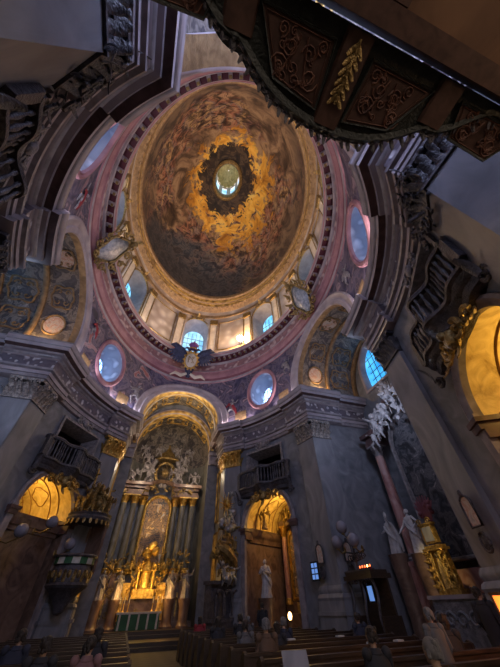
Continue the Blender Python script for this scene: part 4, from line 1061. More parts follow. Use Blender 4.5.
# putto: used in clusters on altars and the pulpit
def putto(mb, c, s, rn, wings=True):
    f0 = len(mb.f); putto_(mb, c, s, rn, wings); mb.cuts.append(('putto', f0, len(mb.f)))
def putto_(mb, c, s, rn, wings=True):
    c = Vector(c); d = Vector((rn.uniform(-.6, .6), 0, 1)).normalized()
    mb.tube([c, c + d * .22 * s, c + d * .42 * s], [.13 * s, .15 * s, .1 * s], 8); hd = c + d * .6 * s; mb.ell(tuple(hd), (.12 * s, .13 * s, .14 * s), 8, 6)
    for sg in (-1, 1):
        mb.tube([c + d * .38 * s + Vector((sg * .1 * s, 0, 0)), c + d * .35 * s + Vector((sg * .3 * s, -.1 * s, rn.uniform(-.1, .2) * s)), c + d * .4 * s + Vector((sg * .42 * s, -.15 * s, rn.uniform(-.1, .35) * s))], [.06 * s, .05 * s, .03 * s], 6)
        mb.tube([c + Vector((sg * .08 * s, 0, 0)), c + Vector((sg * .2 * s, -.15 * s, -.15 * s)), c + Vector((sg * .24 * s, -.05 * s, -.42 * s))], [.09 * s, .075 * s, .035 * s], 6)
        if wings:
            for k in range(3): mb.tube([c + d * .36 * s + Vector((sg * .03 * s, .08 * s, 0)), c + d * .5 * s + Vector((sg * (.3 + .05 * k) * s, .15 * s, (.1 - .12 * k) * s)), c + d * .42 * s + Vector((sg * (.45 - .04 * k) * s, .15 * s, (.0 - .2 * k) * s))], [.03 * s, .06 * s, .015 * s], 5, .4, (0, 1, 0))
def cloudlets(mb, pts, rn):
    for p in pts:
        for k in range(4): mb.ell((p[0] + rn.uniform(-.2, .2), p[1] + rn.uniform(-.1, .1), p[2] + rn.uniform(-.15, .15)), (rn.uniform(.14, .26),) * 3, 8, 5)
def column(mb, x, y, z0, z1, r, k=(0, 1)):
    h = z1 - z0; mb.k = k[1]; mb.lathe([(r * 1.35, 0), (r * 1.4, .08), (r * 1.15, .16), (r * 1.25, .22), (r * 1.05, .3)], (x, y, z0), 14)
    mb.k = k[0]; mb.lathe([(r, .28), (r * 1.02, h * .35), (r * .9, h - .62)], (x, y, z0), 14, caps=False)
    mb.k = k[1]; mb.lathe([(r * .95, h - .64), (r * .9, h - .55), (r * 1.0, h - .3), (r * 1.45, h - .1), (r * 1.5, h)], (x, y, z0), 12)
    for i in range(8):
        a = 2 * pi * i / 8; mb.leaf((x + r * .9 * cos(a), y + r * .9 * sin(a), z0 + h - .58), (0, 0, 1), (cos(a), sin(a), 0), .36, r * .8, .5, 4)
    mb.box((x, y, z0 + h - .04), (r * 3, r * 3, .1))

# ------------------------------------------------------------------ high altar
HA = thing('high_altar', 'tall columned high altar with an arched painting and gilded tabernacle in the chancel', 'altar', (-.25, 17.9, FZ + .64))
def P3(name, mats, f, par=HA, **k):
    mb = MB(); f(mb); return mb.build(name, mats, par, **k)
def f(mb):
    mb.k = 0; mb.box((0, .1, .15), (7.4, 2.4, .3)); mb.box((0, .3, 1.3), (7.0, 1.6, 2.2)); mb.k = 1
    for x in (-2.95, -2.1, 2.1, 2.95): mb.box((x, -.35, 1.5), (.72, .8, 2.6)); mb.box((x, -.35, 2.8), (.8, .9, .14)); mb.box((x, -.35, .4), (.82, .9, .3))
P3('plinth', ['brownm', 'brownm'], f, smooth=0)
for x in (-2.95, -2.1, -1.45, 1.45, 2.1, 2.95):
    mb = MB(); yy = -.35 if abs(x) > 1.5 else .15; column(mb, x, yy, 2.9, 8.1, .27); mb.build('column', ['greenm', 'gold'], HA)
def f(mb):
    for sg in (-1, 1):
        for (w, dz, d) in ((2.3, 8.2, 1.3), (2.15, 8.4, 1.1), (2.2, 8.75, 1.2), (2.6, 8.98, 1.7)): mb.box((sg * 2.25, -.1, dz), (w, d, .24))
    mb.grid([[(1.3 * cos(a) * k, yy, 8.5 + .75 * sin(a) * k) for a in lin(0, pi, 16)] for k, yy in ((.85, -.4), (.85, -.7), (1.15, -.9), (1.2, -.3))])
P3('entablature', 'brownm', f)
def arch_out(w, z0, z1): return [(-w, z0)] + [(-w * cos(a), z1 + w * sin(a)) for a in lin(0, pi, 18)] + [(w, z0)]
ao = arch_out(1.0, 3.3, 7.1)
P3('altar_painting', 'canvas2', lambda mb: mb.add([(x, -.05, z) for x, z in ao], [tuple(range(len(ao)))]), smooth=0)
P3('picture_frame', 'gold', lambda mb: mb.grid([[(x * k, y, 5.4 + (z - 5.4) * (1 + (k - 1) * .45)) for x, z in ao] for k, y in ((.97, -.06), (1.02, -.2), (1.12, -.24), (1.2, -.1), (1.22, .1))], cv=True))
P3('back_wall', 'greenm', lambda mb: mb.box((0, .75, 5.6), (7.2, .3, 6.4)), smooth=0)
def f(mb):
    rn = random.Random(2)
    mb.box((0, -.6, 1.75), (1.5, .9, .5)); mb.lathe([(.5, 2.0), (.42, 2.1), (.4, 2.9), (.5, 3.0), (.42, 3.1), (.25, 3.5), (.06, 3.8)], (0, -.6, 0), 12)
    for sg in (-1, 1):
        mb.lathe([(.09, 2.0), (.06, 2.1), (.07, 2.8), (.11, 2.95)], (sg * .55, -.95, 0), 8); putto(mb, (sg * .8, -.7, 2.2), .75, rn); putto(mb, (sg * .5, -.7, 3.2), .6, rn)
        mb.scroll((sg * .5, -1.0, 3.15), .22, 1.3, pi / 2, .06, -sg); mb.box((sg * 1.25, -.4, 1.9), (.7, .5, .9))
        for k in range(4): mb.leaf((sg * (.3 + .35 * k), -.9, 1.55), (sg * .4, 0, 1), (0, -1, 0), .5, .22, .4)
        mb.box((sg * 1.5, -.55, 1.0), (.55, .12, 1.2)); mb.box((sg * 2.5, -.58, 1.1), (.3, .12, 1.4))
    cloudlets(mb, [(0, -.7, 3.9), (.3, -.65, 4.2), (-.35, -.65, 4.15), (.1, -.6, 4.5)], rn)
P3('tabernacle', 'gold', f)
def f(mb):
    rn = random.Random(91)
    for k in range(150):
        x = rn.choice((-1, 1)) * rn.uniform(.2, 3.3); z = rn.choice((rn.uniform(.5, 2.9), rn.uniform(2.9, 4.2), rn.uniform(8.1, 9.0)))
        mb.leaf((x, -.75 + rn.uniform(-.15, .3), z), (rn.uniform(-1, 1), 0, rn.uniform(-1, 1)), (0, -1, 0), rn.uniform(.2, .5), .18, .4, 4)
    for k in range(14): mb.scroll((rn.uniform(-3, 3), -.95, rn.uniform(.6, 2.9)), .22, 1.3, rn.uniform(0, 6), .05, rn.choice((-1, 1)), 10)
    for x in (-1.25, 1.25, -2.5, 2.5): putto(mb, (x, -.8, 3.1), .8, rn)
P3('gilt_ornament', 'golddark', f)
P3('mensa', ['white', 'green'], lambda mb: (mb.box((0, -1.7, .8), (2.9, .9, .1)), setattr(mb, 'k', 1), mb.box((0, -1.7, .38), (2.7, .8, .72)), setattr(mb, 'k', 0), [mb.box((x, -2.12, .38), (.12, .05, .72)) for x in (-1.2, -.6, 0, .6, 1.2)]), smooth=0)
for i in range(6):
    x = (-1.4, -1.1, -.8, .8, 1.1, 1.4)[i]; mb = MB(); mb.k = 0; mb.lathe([(.09, 0), (.03, .08), (.025, .35), (.06, .42)], (x, -1.6, .85), 8); mb.k = 1; mb.lathe([(.022, .42), (.02, .75)], (x, -1.6, .85), 6)
    t_ = mb.build('altar_candlestick', ['gold', 'white'], None, loc=(-.25, 17.9, FZ + .64)); tag(t_, 'tall gilt candlestick standing on the green-fronted high altar table', 'candlestick', 'candlesticks on the high altar')
def f(mb):   # glory and crown group above
    rn = random.Random(4); mb.k = 0
    mb.tube([(.85 * cos(a), -.3, 10.1 + .95 * sin(a)) for a in lin(0, 2 * pi, 25)[:-1]], .14, 8, closed=True)
    for k in range(20): a = 2 * pi * k / 20; mb.tube([(0, -.35, 10.1), (.62 * cos(a), -.4, 10.1 + .66 * sin(a))], [.05, .01], 4)
    mb.ell((0, -.4, 10.1), (.3, .1, .24)); mb.lathe([(1.1, 11.3), (1.2, 11.4), (1.0, 11.5), (.75, 11.9), (.3, 12.2), (.06, 12.6)], (0, -.2, 0), 14, .5); mb.ell((0, -.3, 12.7), (.12, .12, .16))
    mb.k = 1
    for sg in (-1, 1):
        mb.tube([(sg * 1.0, -.1, 11.4), (sg * 1.35, -.1, 10.6), (sg * 1.2, -.1, 9.9), (sg * 1.5, -.1, 9.2)], [.2, .26, .2, .14], 8)
        for p, s in (((sg * 1.35, -.5, 9.6), 1.5), ((sg * 1.75, -.4, 11.0), 1.1), ((sg * .9, -.5, 11.9), .9), ((sg * 2.9, -.3, 9.5), 1.3), ((sg * 2.2, -.3, 11.9), 1.0)): putto(mb, p, s, rn)
    cloudlets(mb, [(-1.2, -.3, 9.4), (1.2, -.3, 9.4), (-1.8, -.3, 10.6), (1.8, -.3, 10.6), (0, -.4, 9.1)], rn)
P3('crowning_glory', ['golddark', 'greycarve'], f)
for i, (x, y, z, pz, fl) in enumerate(((-3.15, 16.6, 1.35, 'preach', 'far left'), (-2.0, 16.8, 1.35, 'cross', 'inner left'), (1.65, 16.8, 1.35, 'hip', 'inner right'), (2.75, 16.6, 1.35, 'up', 'far right'))):
    mb = MB(); statue('statue', 'small white statue before the high altar columns, %s of the four' % fl, 'statue', (x, y - .25, FZ + .64), 0, 1.55, pz, 'greycarve', 40 + i, base=z + .1)

# ------------------------------------------------------------------ pulpit on the left pier
PT = thing('pulpit', 'carved pulpit with a gilded figure-crowned canopy on the front left pier', 'pulpit', (-4.0, 9.8, FZ - .42), -.8)
def f(mb):
    mb.lathe([(.05, 1.9), (.25, 2.0), (.35, 2.3), (.7, 2.7), (.92, 2.85)], (0, -.45, 0), 20)
P3('corbel', 'darkcarve', f, PT)
def f(mb):
    mb.k = 0; mb.lathe([(.92, 2.85), (1.0, 2.95), (.92, 3.05), (.98, 3.35), (.86, 3.7), (.9, 3.75)], (0, -.45, 0), 24); mb.k = 1
    for i in range(14): a = 2 * pi * i / 14; mb.leaf((.95 * cos(a), -.45 + .95 * sin(a), 3.05), (0, 0, 1), (cos(a), sin(a), 0), .5, .22, .25); mb.ell((.96 * cos(a + .2), -.45 + .96 * sin(a + .2), 3.35), (.1, .1, .16), 6, 5)
P3('basket', ['darkcarve', 'golddark'], f, PT)
def f(mb):
    for i in range(16): mb.k = i % 2; mb.lathe([(.96, 3.75), (.97, 4.05)], (0, -.45, 0), 4, caps=False, a0=2 * pi * i / 16, a1=2 * pi * (i + 1) / 16)
    mb.k = 2; mb.tube([(1.0 * cos(a), -.45 + 1.0 * sin(a), 4.08) for a in lin(0, 2 * pi, 25)[:-1]], .07, 6, closed=True)
P3('parapet_cloth', ['white', 'green', 'darkcarve'], f, PT)
P3('back_panel', 'brownm', lambda mb: (mb.box((0, .42, 4.5), (1.2, .14, 2.2)), mb.tube([(.6, .3, 5.5), (.75, .3, 4.6), (.6, .3, 3.8)], .08, 6), mb.tube([(-.6, .3, 5.5), (-.75, .3, 4.6), (-.6, .3, 3.8)], .08, 6)), PT)
def f(mb):
    mb.k = 0; mb.lathe([(.2, 5.6), (.9, 5.58), (1.15, 5.62), (1.2, 5.75), (1.12, 5.85), (1.18, 5.95), (.6, 6.1), (.3, 6.3)], (0, -.45, 0), 24); mb.k = 1
    for i in range(22): a = 2 * pi * i / 22; mb.leaf((1.14 * cos(a), -.45 + 1.14 * sin(a), 5.66), (0, 0, -1), (cos(a), sin(a), 0), .26, .2, .2, 3)
P3('canopy', ['darkcarve', 'golddark'], f, PT)
def f(mb):
    rn = random.Random(9)
    for i in range(9): a = 2 * pi * i / 9; putto(mb, (.85 * cos(a), -.45 + .85 * sin(a), 6.3), .95, rn)
    for i in range(5): a = 2 * pi * i / 5 + .3; putto(mb, (.42 * cos(a), -.45 + .42 * sin(a), 7.0), .85, rn)
    cloudlets(mb, [(.4, -.5, 6.4), (-.4, -.5, 6.5), (0, -.2, 6.9), (0, -.8, 6.6), (0, -.45, 7.3)], rn)
    for k in range(24): mb.leaf((rn.uniform(-.8, .8), -.45 + rn.uniform(-.7, .5), rn.uniform(6.1, 7.4)), (rn.uniform(-1, 1), rn.uniform(-1, 1), rn.uniform(.2, 1)), (0, -1, 0), .4, .16, .4)
P3('canopy_figures', 'golddark', f, PT)
def f(mb): mb.box((-.35, -.7, 7.95), (.07, .07, 1.1)); mb.box((-.35, -.7, 8.2), (.5, .06, .07)); [mb.ell((x, -.7, z), (.06, .05, .06), 6, 4) for x, z in ((-.62, 8.2), (-.08, 8.2), (-.35, 8.52))]
P3('cross', 'gold', f, PT)

# sculpted martyr group on the right pier
SG = thing('sculpture_group', 'tall gilt and silver sculpture group with rays facing the pulpit, front right pier', 'sculpture', (3.95, 9.85, FZ), .6); SG.scale = (1.12, 1.0, 1.03)
def f(mb):
    mb.box((0, .0, .5), (2.0, .7, 1.0)); mb.box((0, .0, 1.05), (2.2, .8, .14))
    for x in (-.6, 0.05, .65): mb.tube([(x - .28, -.42, 1.2)] + [(x - .28 * cos(a), -.42, 1.9 + .3 * sin(a)) for a in lin(0, pi, 10)] + [(x + .28, -.42, 1.2)], .06, 6)
    mb.box((0, .1, 1.8), (2.0, .5, 1.4)); mb.box((0, 0, 2.5), (2.2, .8, .14))
P3('base', 'darkcarve', f, SG)
def f(mb):
    rn = random.Random(14); mb.k = 0
    mb.tube([(-.75, -.1, 4.2), (-.3, -.5, 3.9), (.3, -.5, 3.4), (.9, -.2, 3.0)], [.2, .3, .28, .1], 8)
    for k in range(30): mb.leaf((rn.uniform(-.8, .8), rn.uniform(-.35, .1), rn.uniform(2.6, 5.2)), (rn.uniform(-1, 1), -.3, rn.uniform(-1, 1)), (0, -1, 0), .6, .2, .4)
    for p in ((-.5, -.3, 3.2), (.5, -.3, 4.0), (0, -.35, 4.6), (.6, -.3, 2.9)): putto(mb, p, 1.15, rn)
P3('gilt_figures', 'golddark', f, SG)
def f(mb):
    rn = random.Random(15)
    for p in ((-.2, -.35, 5.3), (.35, -.3, 5.5), (.6, -.2, 6.6), (-.4, -.5, 2.75), (.2, -.5, 2.8)): putto(mb, p, .95, rn)
    cloudlets(mb, [(-.4, -.3, 5.2), (0, -.4, 5.1), (.4, -.3, 5.3), (.5, -.2, 5.9), (-.2, -.5, 2.8)], rn)
P3('silver_figures', 'silver', f, SG)
def f(mb):
    for k in range(22): a = 2 * pi * k / 22; L = .75 if k % 2 else .5; mb.tube([(-.15, -.25, 6.35), (-.15 + L * cos(a), -.3, 6.35 + L * sin(a))], [.06, .012], 4)
    mb.ell((-.15, -.35, 6.35), (.2, .1, .2))
P3('rays', 'gold', f, SG)

# ------------------------------------------------------------------ side altars in the arms
def side_altar(sg, label):
    A_ = thing('side_altar', label, 'altar', (12.3 * sg, 0, FZ), -pi / 2 if sg > 0 else pi / 2)
    mb = MB(); mb.box((0, .1, .2), (6.4, 1.6, .4)); mb.box((0, .3, 1.4), (6.0, .9, 2.2))
    for x in (-2.6, 2.6): mb.box((x, -.35, 1.55), (.85, .95, 2.5)); mb.box((x, -.35, 2.85), (.95, 1.05, .16)); mb.box((x, -.35, .45), (1.0, 1.1, .3))
    mb.build('plinth', 'pinkm', A_, smooth=0)
    for x in (-2.6, 2.6): mb = MB(); column(mb, x, -.35, 2.95, 8.6, .27); mb.build('column', ['pinkm', 'greycarve'], A_)
    mb = MB()
    for s in (-1, 1):
        for w, z, d in ((1.0, 8.75, 1.0), (.9, 9.0, .9), (1.3, 9.3, 1.3)): mb.box((s * 2.6, -.2, z), (w, d, .26))
        mb.tube([(s * 1.9, .2, 9.5), (s * 1.5, .1, 10.3), (s * .9, .05, 10.9), (0, 0, 11.15)], [.22, .2, .2, .22], 8)
    mb.build('entablature', 'mouldd', A_)
    ao2 = arch_out(1.6, 2.9, 8.0)
    mb = MB(); mb.add([(x, .1, z) for x, z in ao2], [tuple(range(len(ao2)))]); mb.build('altar_painting', 'canvas', A_, smooth=0)
    mb = MB(); mb.grid([[(x * k, y, 5.4 + (z - 5.4) * (1 + (k - 1) * .5)) for x, z in ao2] for k, y in ((.98, .08), (1.02, -.08), (1.08, -.1), (1.12, 0))], cv=True); mb.build('picture_frame', 'greycarve', A_)
    mb = MB(); rn = random.Random(50 + sg)
    for p, s in (((-.9, -.3, 9.9), 1.4), ((.9, -.3, 9.9), 1.4), ((0, -.3, 10.8), 1.2), ((-1.9, -.4, 9.5), 1.5), ((1.9, -.4, 9.5), 1.5), ((-.4, -.3, 11.4), .9), ((-2.1, -.7, 8.7), 1.1), ((2.1, -.7, 8.7), 1.1), ((-1.5, -.6, 9.0), 1.0), ((1.5, -.6, 9.0), 1.0)): putto(mb, p, s, rn)
    cloudlets(mb, [(-1, -.2, 9.9), (1, -.2, 9.9), (0, -.2, 10.4), (-.4, -.2, 10.9), (.5, -.2, 11.0), (-1.6, -.2, 10.2), (1.6, -.2, 10.2)], rn)
    for k in range(14): mb.leaf((rn.uniform(-2, 2), rn.uniform(-.5, 0), rn.uniform(9.2, 11.2)), (rn.uniform(-1, 1), 0, rn.uniform(-1, 1)), (0, -1, 0), .45, .3, .4)
    mb.build('cloud_figures', 'statue', A_)
    mb = MB(); mb.k = 0; mb.box((0, -1.25, 1.66), (2.6, 1.0, .12)); mb.k = 1; mb.box((0, -1.25, 1.0), (2.4, .8, 1.24)); mb.box((0, -1.5, .2), (3.6, 1.7, .4)); mb.k = 2
    for x in (-1.2, -.6, 0, .6, 1.2): mb.scroll((x * .9, -1.68, 1.05), .26, 1.2, 0, .05, 1)
    mb.build('mensa', ['lilac', 'greycarve', 'pilaster'], A_, smooth=0)
    return A_
side_altar(1, 'right side altar with pink columns, a dark arched canvas and white cloud figures above')
sh = thing('reliquary_shrine', 'bright gilded openwork shrine standing on the right side altar table', 'shrine', (11.1, .35, FZ + 1.72), -pi / 2); sh.scale = (.72, .72, .66)
def f(mb):
    mb.box((0, 0, .12), (1.5, .6, .24)); mb.box((0, .1, 1.2), (1.1, .3, 2.0))
    for s in (-1, 1):
        mb.tube([(s * .62, -.2, .2), (s * .7, -.25, .8), (s * .5, -.2, 1.4), (s * .62, -.2, 2.0)], .09, 7)
        mb.tube([(s * .3, -.3, .2), (s * .36, -.3, 1.1), (s * .28, -.3, 2.0)], .06, 6)
        for k in range(5): mb.scroll((s * .55, -.35, .45 + .38 * k), .17, 1.4, k, .045, s if k % 2 else -s); mb.leaf((s * .7, -.2, .3 + .4 * k), (s, 0, .5), (0, -1, 0), .35, .16, .4)
    mb.box((0, -.05, 2.15), (1.5, .6, .14)); mb.box((0, -.05, 2.3), (1.2, .5, .1))
P3('case', 'gold', f, sh)
def f(mb):
    mb.box((0, -.05, 2.95), (.95, .28, 1.0)); mb.k = 1; mb.box((0, -.2, 2.95), (.68, .06, .78)); mb.k = 0; mb.box((0, -.05, 3.5), (1.1, .36, .12)); mb.scroll((.35, -.2, 3.65), .2, 1.3, 0, .05, 1); mb.scroll((-.35, -.2, 3.65), .2, 1.3, pi, .05, -1)
P3('upper_casket', ['gold', 'pilaster'], f, sh)
P3('inner_figure', 'golddark', lambda mb: (mb.tube([(0, -.2, .3), (.05, -.28, 1.0), (0, -.2, 1.7)], [.26, .2, .1], 8), mb.ell((0, -.22, 1.82), (.12, .12, .15))), sh)
rn = random.Random(77); mb = MB()
for k in range(9): a = -.9 + .22 * k; mb.tube([(0, 0, 0), (.25 * sin(a), -.1, .4), (.75 * sin(a), -.1, .95 * cos(a) + .2)], [.05, .1, .03], 6, .3, (0, 1, 0))
for k in range(12): mb.ell((rn.uniform(-.5, .5), rn.uniform(-.2, .1), rn.uniform(.3, .9)), (.11, .11, .11), 7, 5)
tag(mb.build('flower_bunch', 'rosed', loc=(11.6, .45, FZ + 4.1), rz=-pi / 2), 'dark red bunch of flowers above the gilded shrine', 'flowers')
statue('statue', 'pale statue with a mitre left of the pink column at the right side altar', 'statue', (11.3, 3.05, FZ), -pi / 2, 1.62, 'preach', 'statue', 3, mitre=True, base=3.25)
statue('statue', 'pale statue with hand on hip right of the pink column at the right side altar', 'statue', (11.2, 1.38, FZ), -pi / 2, 1.75, 'hip', 'statue', 4, base=3.1)
statue('statue', 'white statue high on a pedestal at the left edge behind the pulpit pier', 'statue', (-7.95, 3.0, FZ), .9, 2.0, 'cross', 'statue', 5, base=2.0)

# ------------------------------------------------------------------ contents of the side chapels
for (name, sx, sy), gl in zip(QUADS, ('front right', 'front left', 'near right', 'near left')):
    if gl == 'near left': continue
    loc, rz = bay_frame(sx, sy)
    A_ = thing('chapel_altar', 'chapel altar with a framed dark painting behind the %s arch' % gl, 'altar', (loc.x, loc.y, FZ), rz)
    mb = MB(); mb.box((0, 3.6, .6), (2.6, .9, 1.2)); mb.box((0, 3.85, 2.2), (3.2, .5, 2.2)); mb.box((0, 3.8, 5.9), (3.3, .6, .3)); mb.build('body', 'brownm', A_, smooth=0)
    for x in (-1.3, 1.3): mb = MB(); column(mb, x, 3.5, 1.6, 5.7, .17); mb.build('column', ['pinkm', 'gold'], A_)
    ao3 = arch_out(.85, 1.9, 4.6); mb = MB(); mb.add([(x, 3.55, z) for x, z in ao3], [tuple(range(len(ao3)))]); mb.build('altar_painting', 'canvas2', A_, smooth=0)
    mb = MB(); mb.grid([[(x * k, y, 3.5 + (z - 3.5) * (1 + (k - 1) * .5)) for x, z in ao3] for k, y in ((.98, 3.53), (1.04, 3.4), (1.14, 3.42), (1.18, 3.55))], cv=True); mb.build('picture_frame', 'gold', A_)
    mb = MB(); rn = random.Random(60)
    for p, s in (((-.8, 3.4, 6.1), 1.1), ((.8, 3.4, 6.1), 1.1), ((0, 3.4, 6.6), .9)): putto(mb, p, s, rn)
    cloudlets(mb, [(-.4, 3.4, 6.3), (.4, 3.4, 6.3)], rn); mb.build('gable_figures', 'golddark', A_)
    mb = MB(); mb.box((0, 3.3, 1.45), (.9, .5, .5)); mb.lathe([(.3, 1.7), (.24, 1.8), (.3, 2.3), (.1, 2.7)], (0, 3.3, 0), 10); mb.build('shrine', 'gold', A_)
def at(fr, x, y, z):
    loc, rz = bay_frame(*fr); return (loc.x + x * cos(rz) - y * sin(rz), loc.y + x * sin(rz) + y * cos(rz), z)
fr = (1, 1); rzf = bay_frame(*fr)[1]
statue('statue', 'white statue on a bracket at the left jamb inside the front right arch', 'statue', at(fr, -1.2, .9, FZ), rzf + .5, 1.75, 'cross', 'statue', 8, base=1.9)
statue('angel_statue', 'gilt angel standing on the ledge inside the front right arch', 'statue', at(fr, -1.35, 1.3, NZ + .02), rzf + .4, 1.2, 'up', 'golddark', 9, wings=True, cloak=False)
fr = (-1, 1); rzf = bay_frame(*fr)[1]
for k, (x, y, h) in enumerate(((-1.35, .9, 1.35), (-.75, 1.2, .8))):
    statue('angel_statue', 'gilt angel in the front left arch, the %s one' % ('taller' if k == 0 else 'shorter'), 'statue', at(fr, x, y, NZ - .25), rzf, h, 'up', 'gold', 70 + k, wings=True, cloak=False)
mb = MB(); mb.box((0, 1.0, NZ - .45), (3.7, 1.6, .3)); mb.box((0, 1.0, NZ - .7), (3.6, 1.4, .22)); mb.box((0, 1.0, 1.1), (3.5, 1.2, 5.0))
loc, rz = bay_frame(-1, 1); tag(mb.build('chapel_screen', 'brownm', loc=loc, rz=rz, smooth=0), 'brown marble screen with a ledge closing the front left arch', 'screen')

# ------------------------------------------------------------------ small fittings
def wall_pt(sx, sy, s, d, z):
    t = ARC.t(s); p = ep(t) + en(t) * d; n = -en(t); out = Vector((n.x * sx, n.y * sy, 0)); return (p.x * sx, p.y * sy, z), math.atan2(out.y, out.x) - pi / 2
def globe_lamp(label, loc, rz, L=.6, grp=None):
    t = thing('globe_lamp', label, 'lamp', loc, rz, grp)
    mb = MB(); mb.tube([(0, 0, 0), (0, -L * .5, -.12), (0, -L, .05)], .03, 6); mb.lathe([(.1, 0), (.06, .06)], (0, -L, .02), 8); mb.ell((0, -.02, 0), (.1, .03, .14), 8, 5); mb.build('bracket', 'golddark', t)
    mb = MB(); mb.ell((0, -L, .32), (.27, .27, .27), 16, 10); mb.build('globe', 'globe', t)
for k, (s, z, wd) in enumerate(((-1.95, 2.3, 'lowest of three beside the pulpit'), (-.2, 2.9, 'highest of three beside the pulpit'), (1.6, 2.2, 'nearest the pulpit basket'))):
    p_, r_ = wall_pt(-1, 1, s, .15, z); globe_lamp('frosted globe lamp, ' + wd, p_, r_, .9)
for k, (y, z, wd) in enumerate(((3.3, 2.0, 'left of the three on the right pier'), (2.6, 2.5, 'top of the three on the right pier'), (1.9, 1.9, 'right of the three on the right pier'))):
    globe_lamp('unlit frosted globe lamp, ' + wd, (8.45, y, z - .2), -pi / 2, .4)
mb = MB(); mb.tube([(8.45, 3.4, 1.75), (8.45, 2.6, 1.6), (8.45, 1.8, 1.65)], .04, 6); mb.tube([(8.45, 2.6, 1.0), (8.45, 2.6, 2.35)], .05, 6)
for k in range(8): mb.scroll((8.45, 2.0 + .15 * k, 1.45), .14, 1.3, k, .03, 1)
mb.box((8.45, 2.6, .98), (.3, 1.9, .1))
# baldachin-like confessional
CF = thing('confessional', 'dark carved confessional with twisted posts and a candle-lit top beside the right pier', 'confessional', (8.6, 2.3, FZ), -pi / 2)
mb.T = Matrix.Identity(4)
o = mb.build('lamp_rail', 'darkcarve'); tag(o, 'dark scrolled rail carrying the three globe lamps on the right pier', 'rail')
mb = MB(); mb.box((0, .25, 1.25), (1.9, .1, 2.3)); mb.box((-.92, 0, .6), (.08, .9, 1.2)); mb.box((.92, 0, .6), (.08, .9, 1.2)); mb.box((0, 0, .08), (2.0, 1.0, .16)); mb.build('cabinet', 'wood', CF, smooth=0)
for x in (-.85, 0, .85):
    mb = MB(); mb.tube([(x + .05 * cos(9 * t), -.4 + .05 * sin(9 * t), .16 + 2.1 * t) for t in lin(0, 1, 28)], .055, 7); mb.build('post', 'darkcarve', CF)
mb = MB(); mb.box((0, -.05, 2.36), (2.05, 1.0, .16)); mb.box((0, -.05, 2.5), (1.85, .85, .12)); [mb.scroll((-.8 + .32 * k, -.5, 2.25), .12, 1.2, k, .03, 1) for k in range(6)]; mb.build('canopy', 'wood', CF)
M['flame'] = emit('red_votive_flame', (1, .16, .04), 2.0); M['flamey'] = emit('yellow_candle_flame', (1, .55, .12), 8.0)
M['screen'] = emit('blue_screen', (.12, .25, .6), .55); M['orange'] = emit('orange_lantern', (1, .22, .03), 1.1); M['lampw'] = emit('white_floodlight', (1, .85, .8), 30)
for k in range(5):
    mb = MB(); mb.k = 0; mb.lathe([(.045, 0), (.055, .1)], (0, 0, 0), 8); mb.k = 1; mb.ell((0, 0, .13), (.03, .03, .06), 6, 5)
    o = mb.build('votive_candle', ['red', 'flame' if k != 3 else 'flamey'], loc=(8.35, 2.0 - .18 * k + .3, FZ + 2.56)); tag(o, 'small red votive candle burning on top of the confessional', 'candle', 'votive candles on the confessional')
# stations of the cross: arched tablet over an oval
def station(label, loc, rz):
    t = thing('station_tablet', label, 'wall tablet', loc, rz)
    ao4 = arch_out(.2, -.3, .2); mb = MB(); mb.add([(x, -.05, z) for x, z in ao4], [tuple(range(len(ao4)))]); mb.build('arched_relief', 'medal', t, smooth=0)
    mb = MB(); mb.tube([(x * 1.1, -.05, z * 1.1) for x, z in ao4], .04, 6, closed=True); mb.ell((0, -.08, .5), (.08, .05, .1)); mb.build('frame', 'darkcarve', t)
    mb = MB(); mb.tube([(.17 * cos(a), -.05, -.68 + .22 * sin(a)) for a in lin(0, 2 * pi, 17)[:-1]], .035, 6, closed=True); mb.ell((0, -.03, -.68), (.16, .04, .2), 10, 6); mb.build('oval_plate', 'darkcarve', t)
p_, r_ = wall_pt(1, 1, sB + .75, .34, 1.75); station('arched relief tablet over an oval plate on the left face of the right pier', p_, r_)
station('arched relief tablet on the side-arm face of the right pier', (8.75, 3.6, 1.75), 0)
p_, r_ = wall_pt(1, -1, sB + .75, .34, 1.75); station('arched relief tablet over an oval plate right of the gilded shrine', p_, r_)
p_, r_ = wall_pt(1, 1, sB + 1.15, .5, 1.15); mb = MB(); mb.k = 0; mb.box((0, 0, 0), (.5, .06, .75)); mb.k = 1
for z in (-.22, 0, .22): [mb.box((x, -.035, z), (.17, .01, .17)) for x in (-.11, .11)]
tag(mb.build('information_screen', ['black', 'screen'], loc=p_, rz=r_, smooth=0), 'small blue-lit information board on the right pier', 'screen')
mb = MB(); mb.k = 0; mb.box((0, 0, 0), (.4, .06, .55)); mb.k = 1; mb.box((0, -.035, 0), (.32, .01, .46))
tag(mb.build('information_screen', ['black', 'screen'], loc=(8.5, 2.15, .25), rz=-pi / 2, smooth=0), 'blue-lit screen seen inside the confessional', 'screen')
t = thing('candle_lantern', 'glowing orange lantern at the right edge of the picture', 'lantern', (6.05, -5.45, FZ)); mb = MB(); mb.tube([(0, 0, 0), (0, 0, 1.15)], .03, 6); mb.lathe([(.22, 0), (.1, .06), (.04, .1)], (0, 0, 0), 10); mb.box((0, 0, 1.18), (.28, .28, .04)); mb.box((0, 0, 1.66), (.28, .28, .04)); [mb.box((x, y, 1.42), (.02, .02, .46)) for x in (-.12, .12) for y in (-.12, .12)]; mb.build('stand', 'black', t)
mb = MB(); mb.box((0, 0, 1.42), (.2, .2, .42)); mb.build('glowing_pane', 'orange', t, smooth=0)
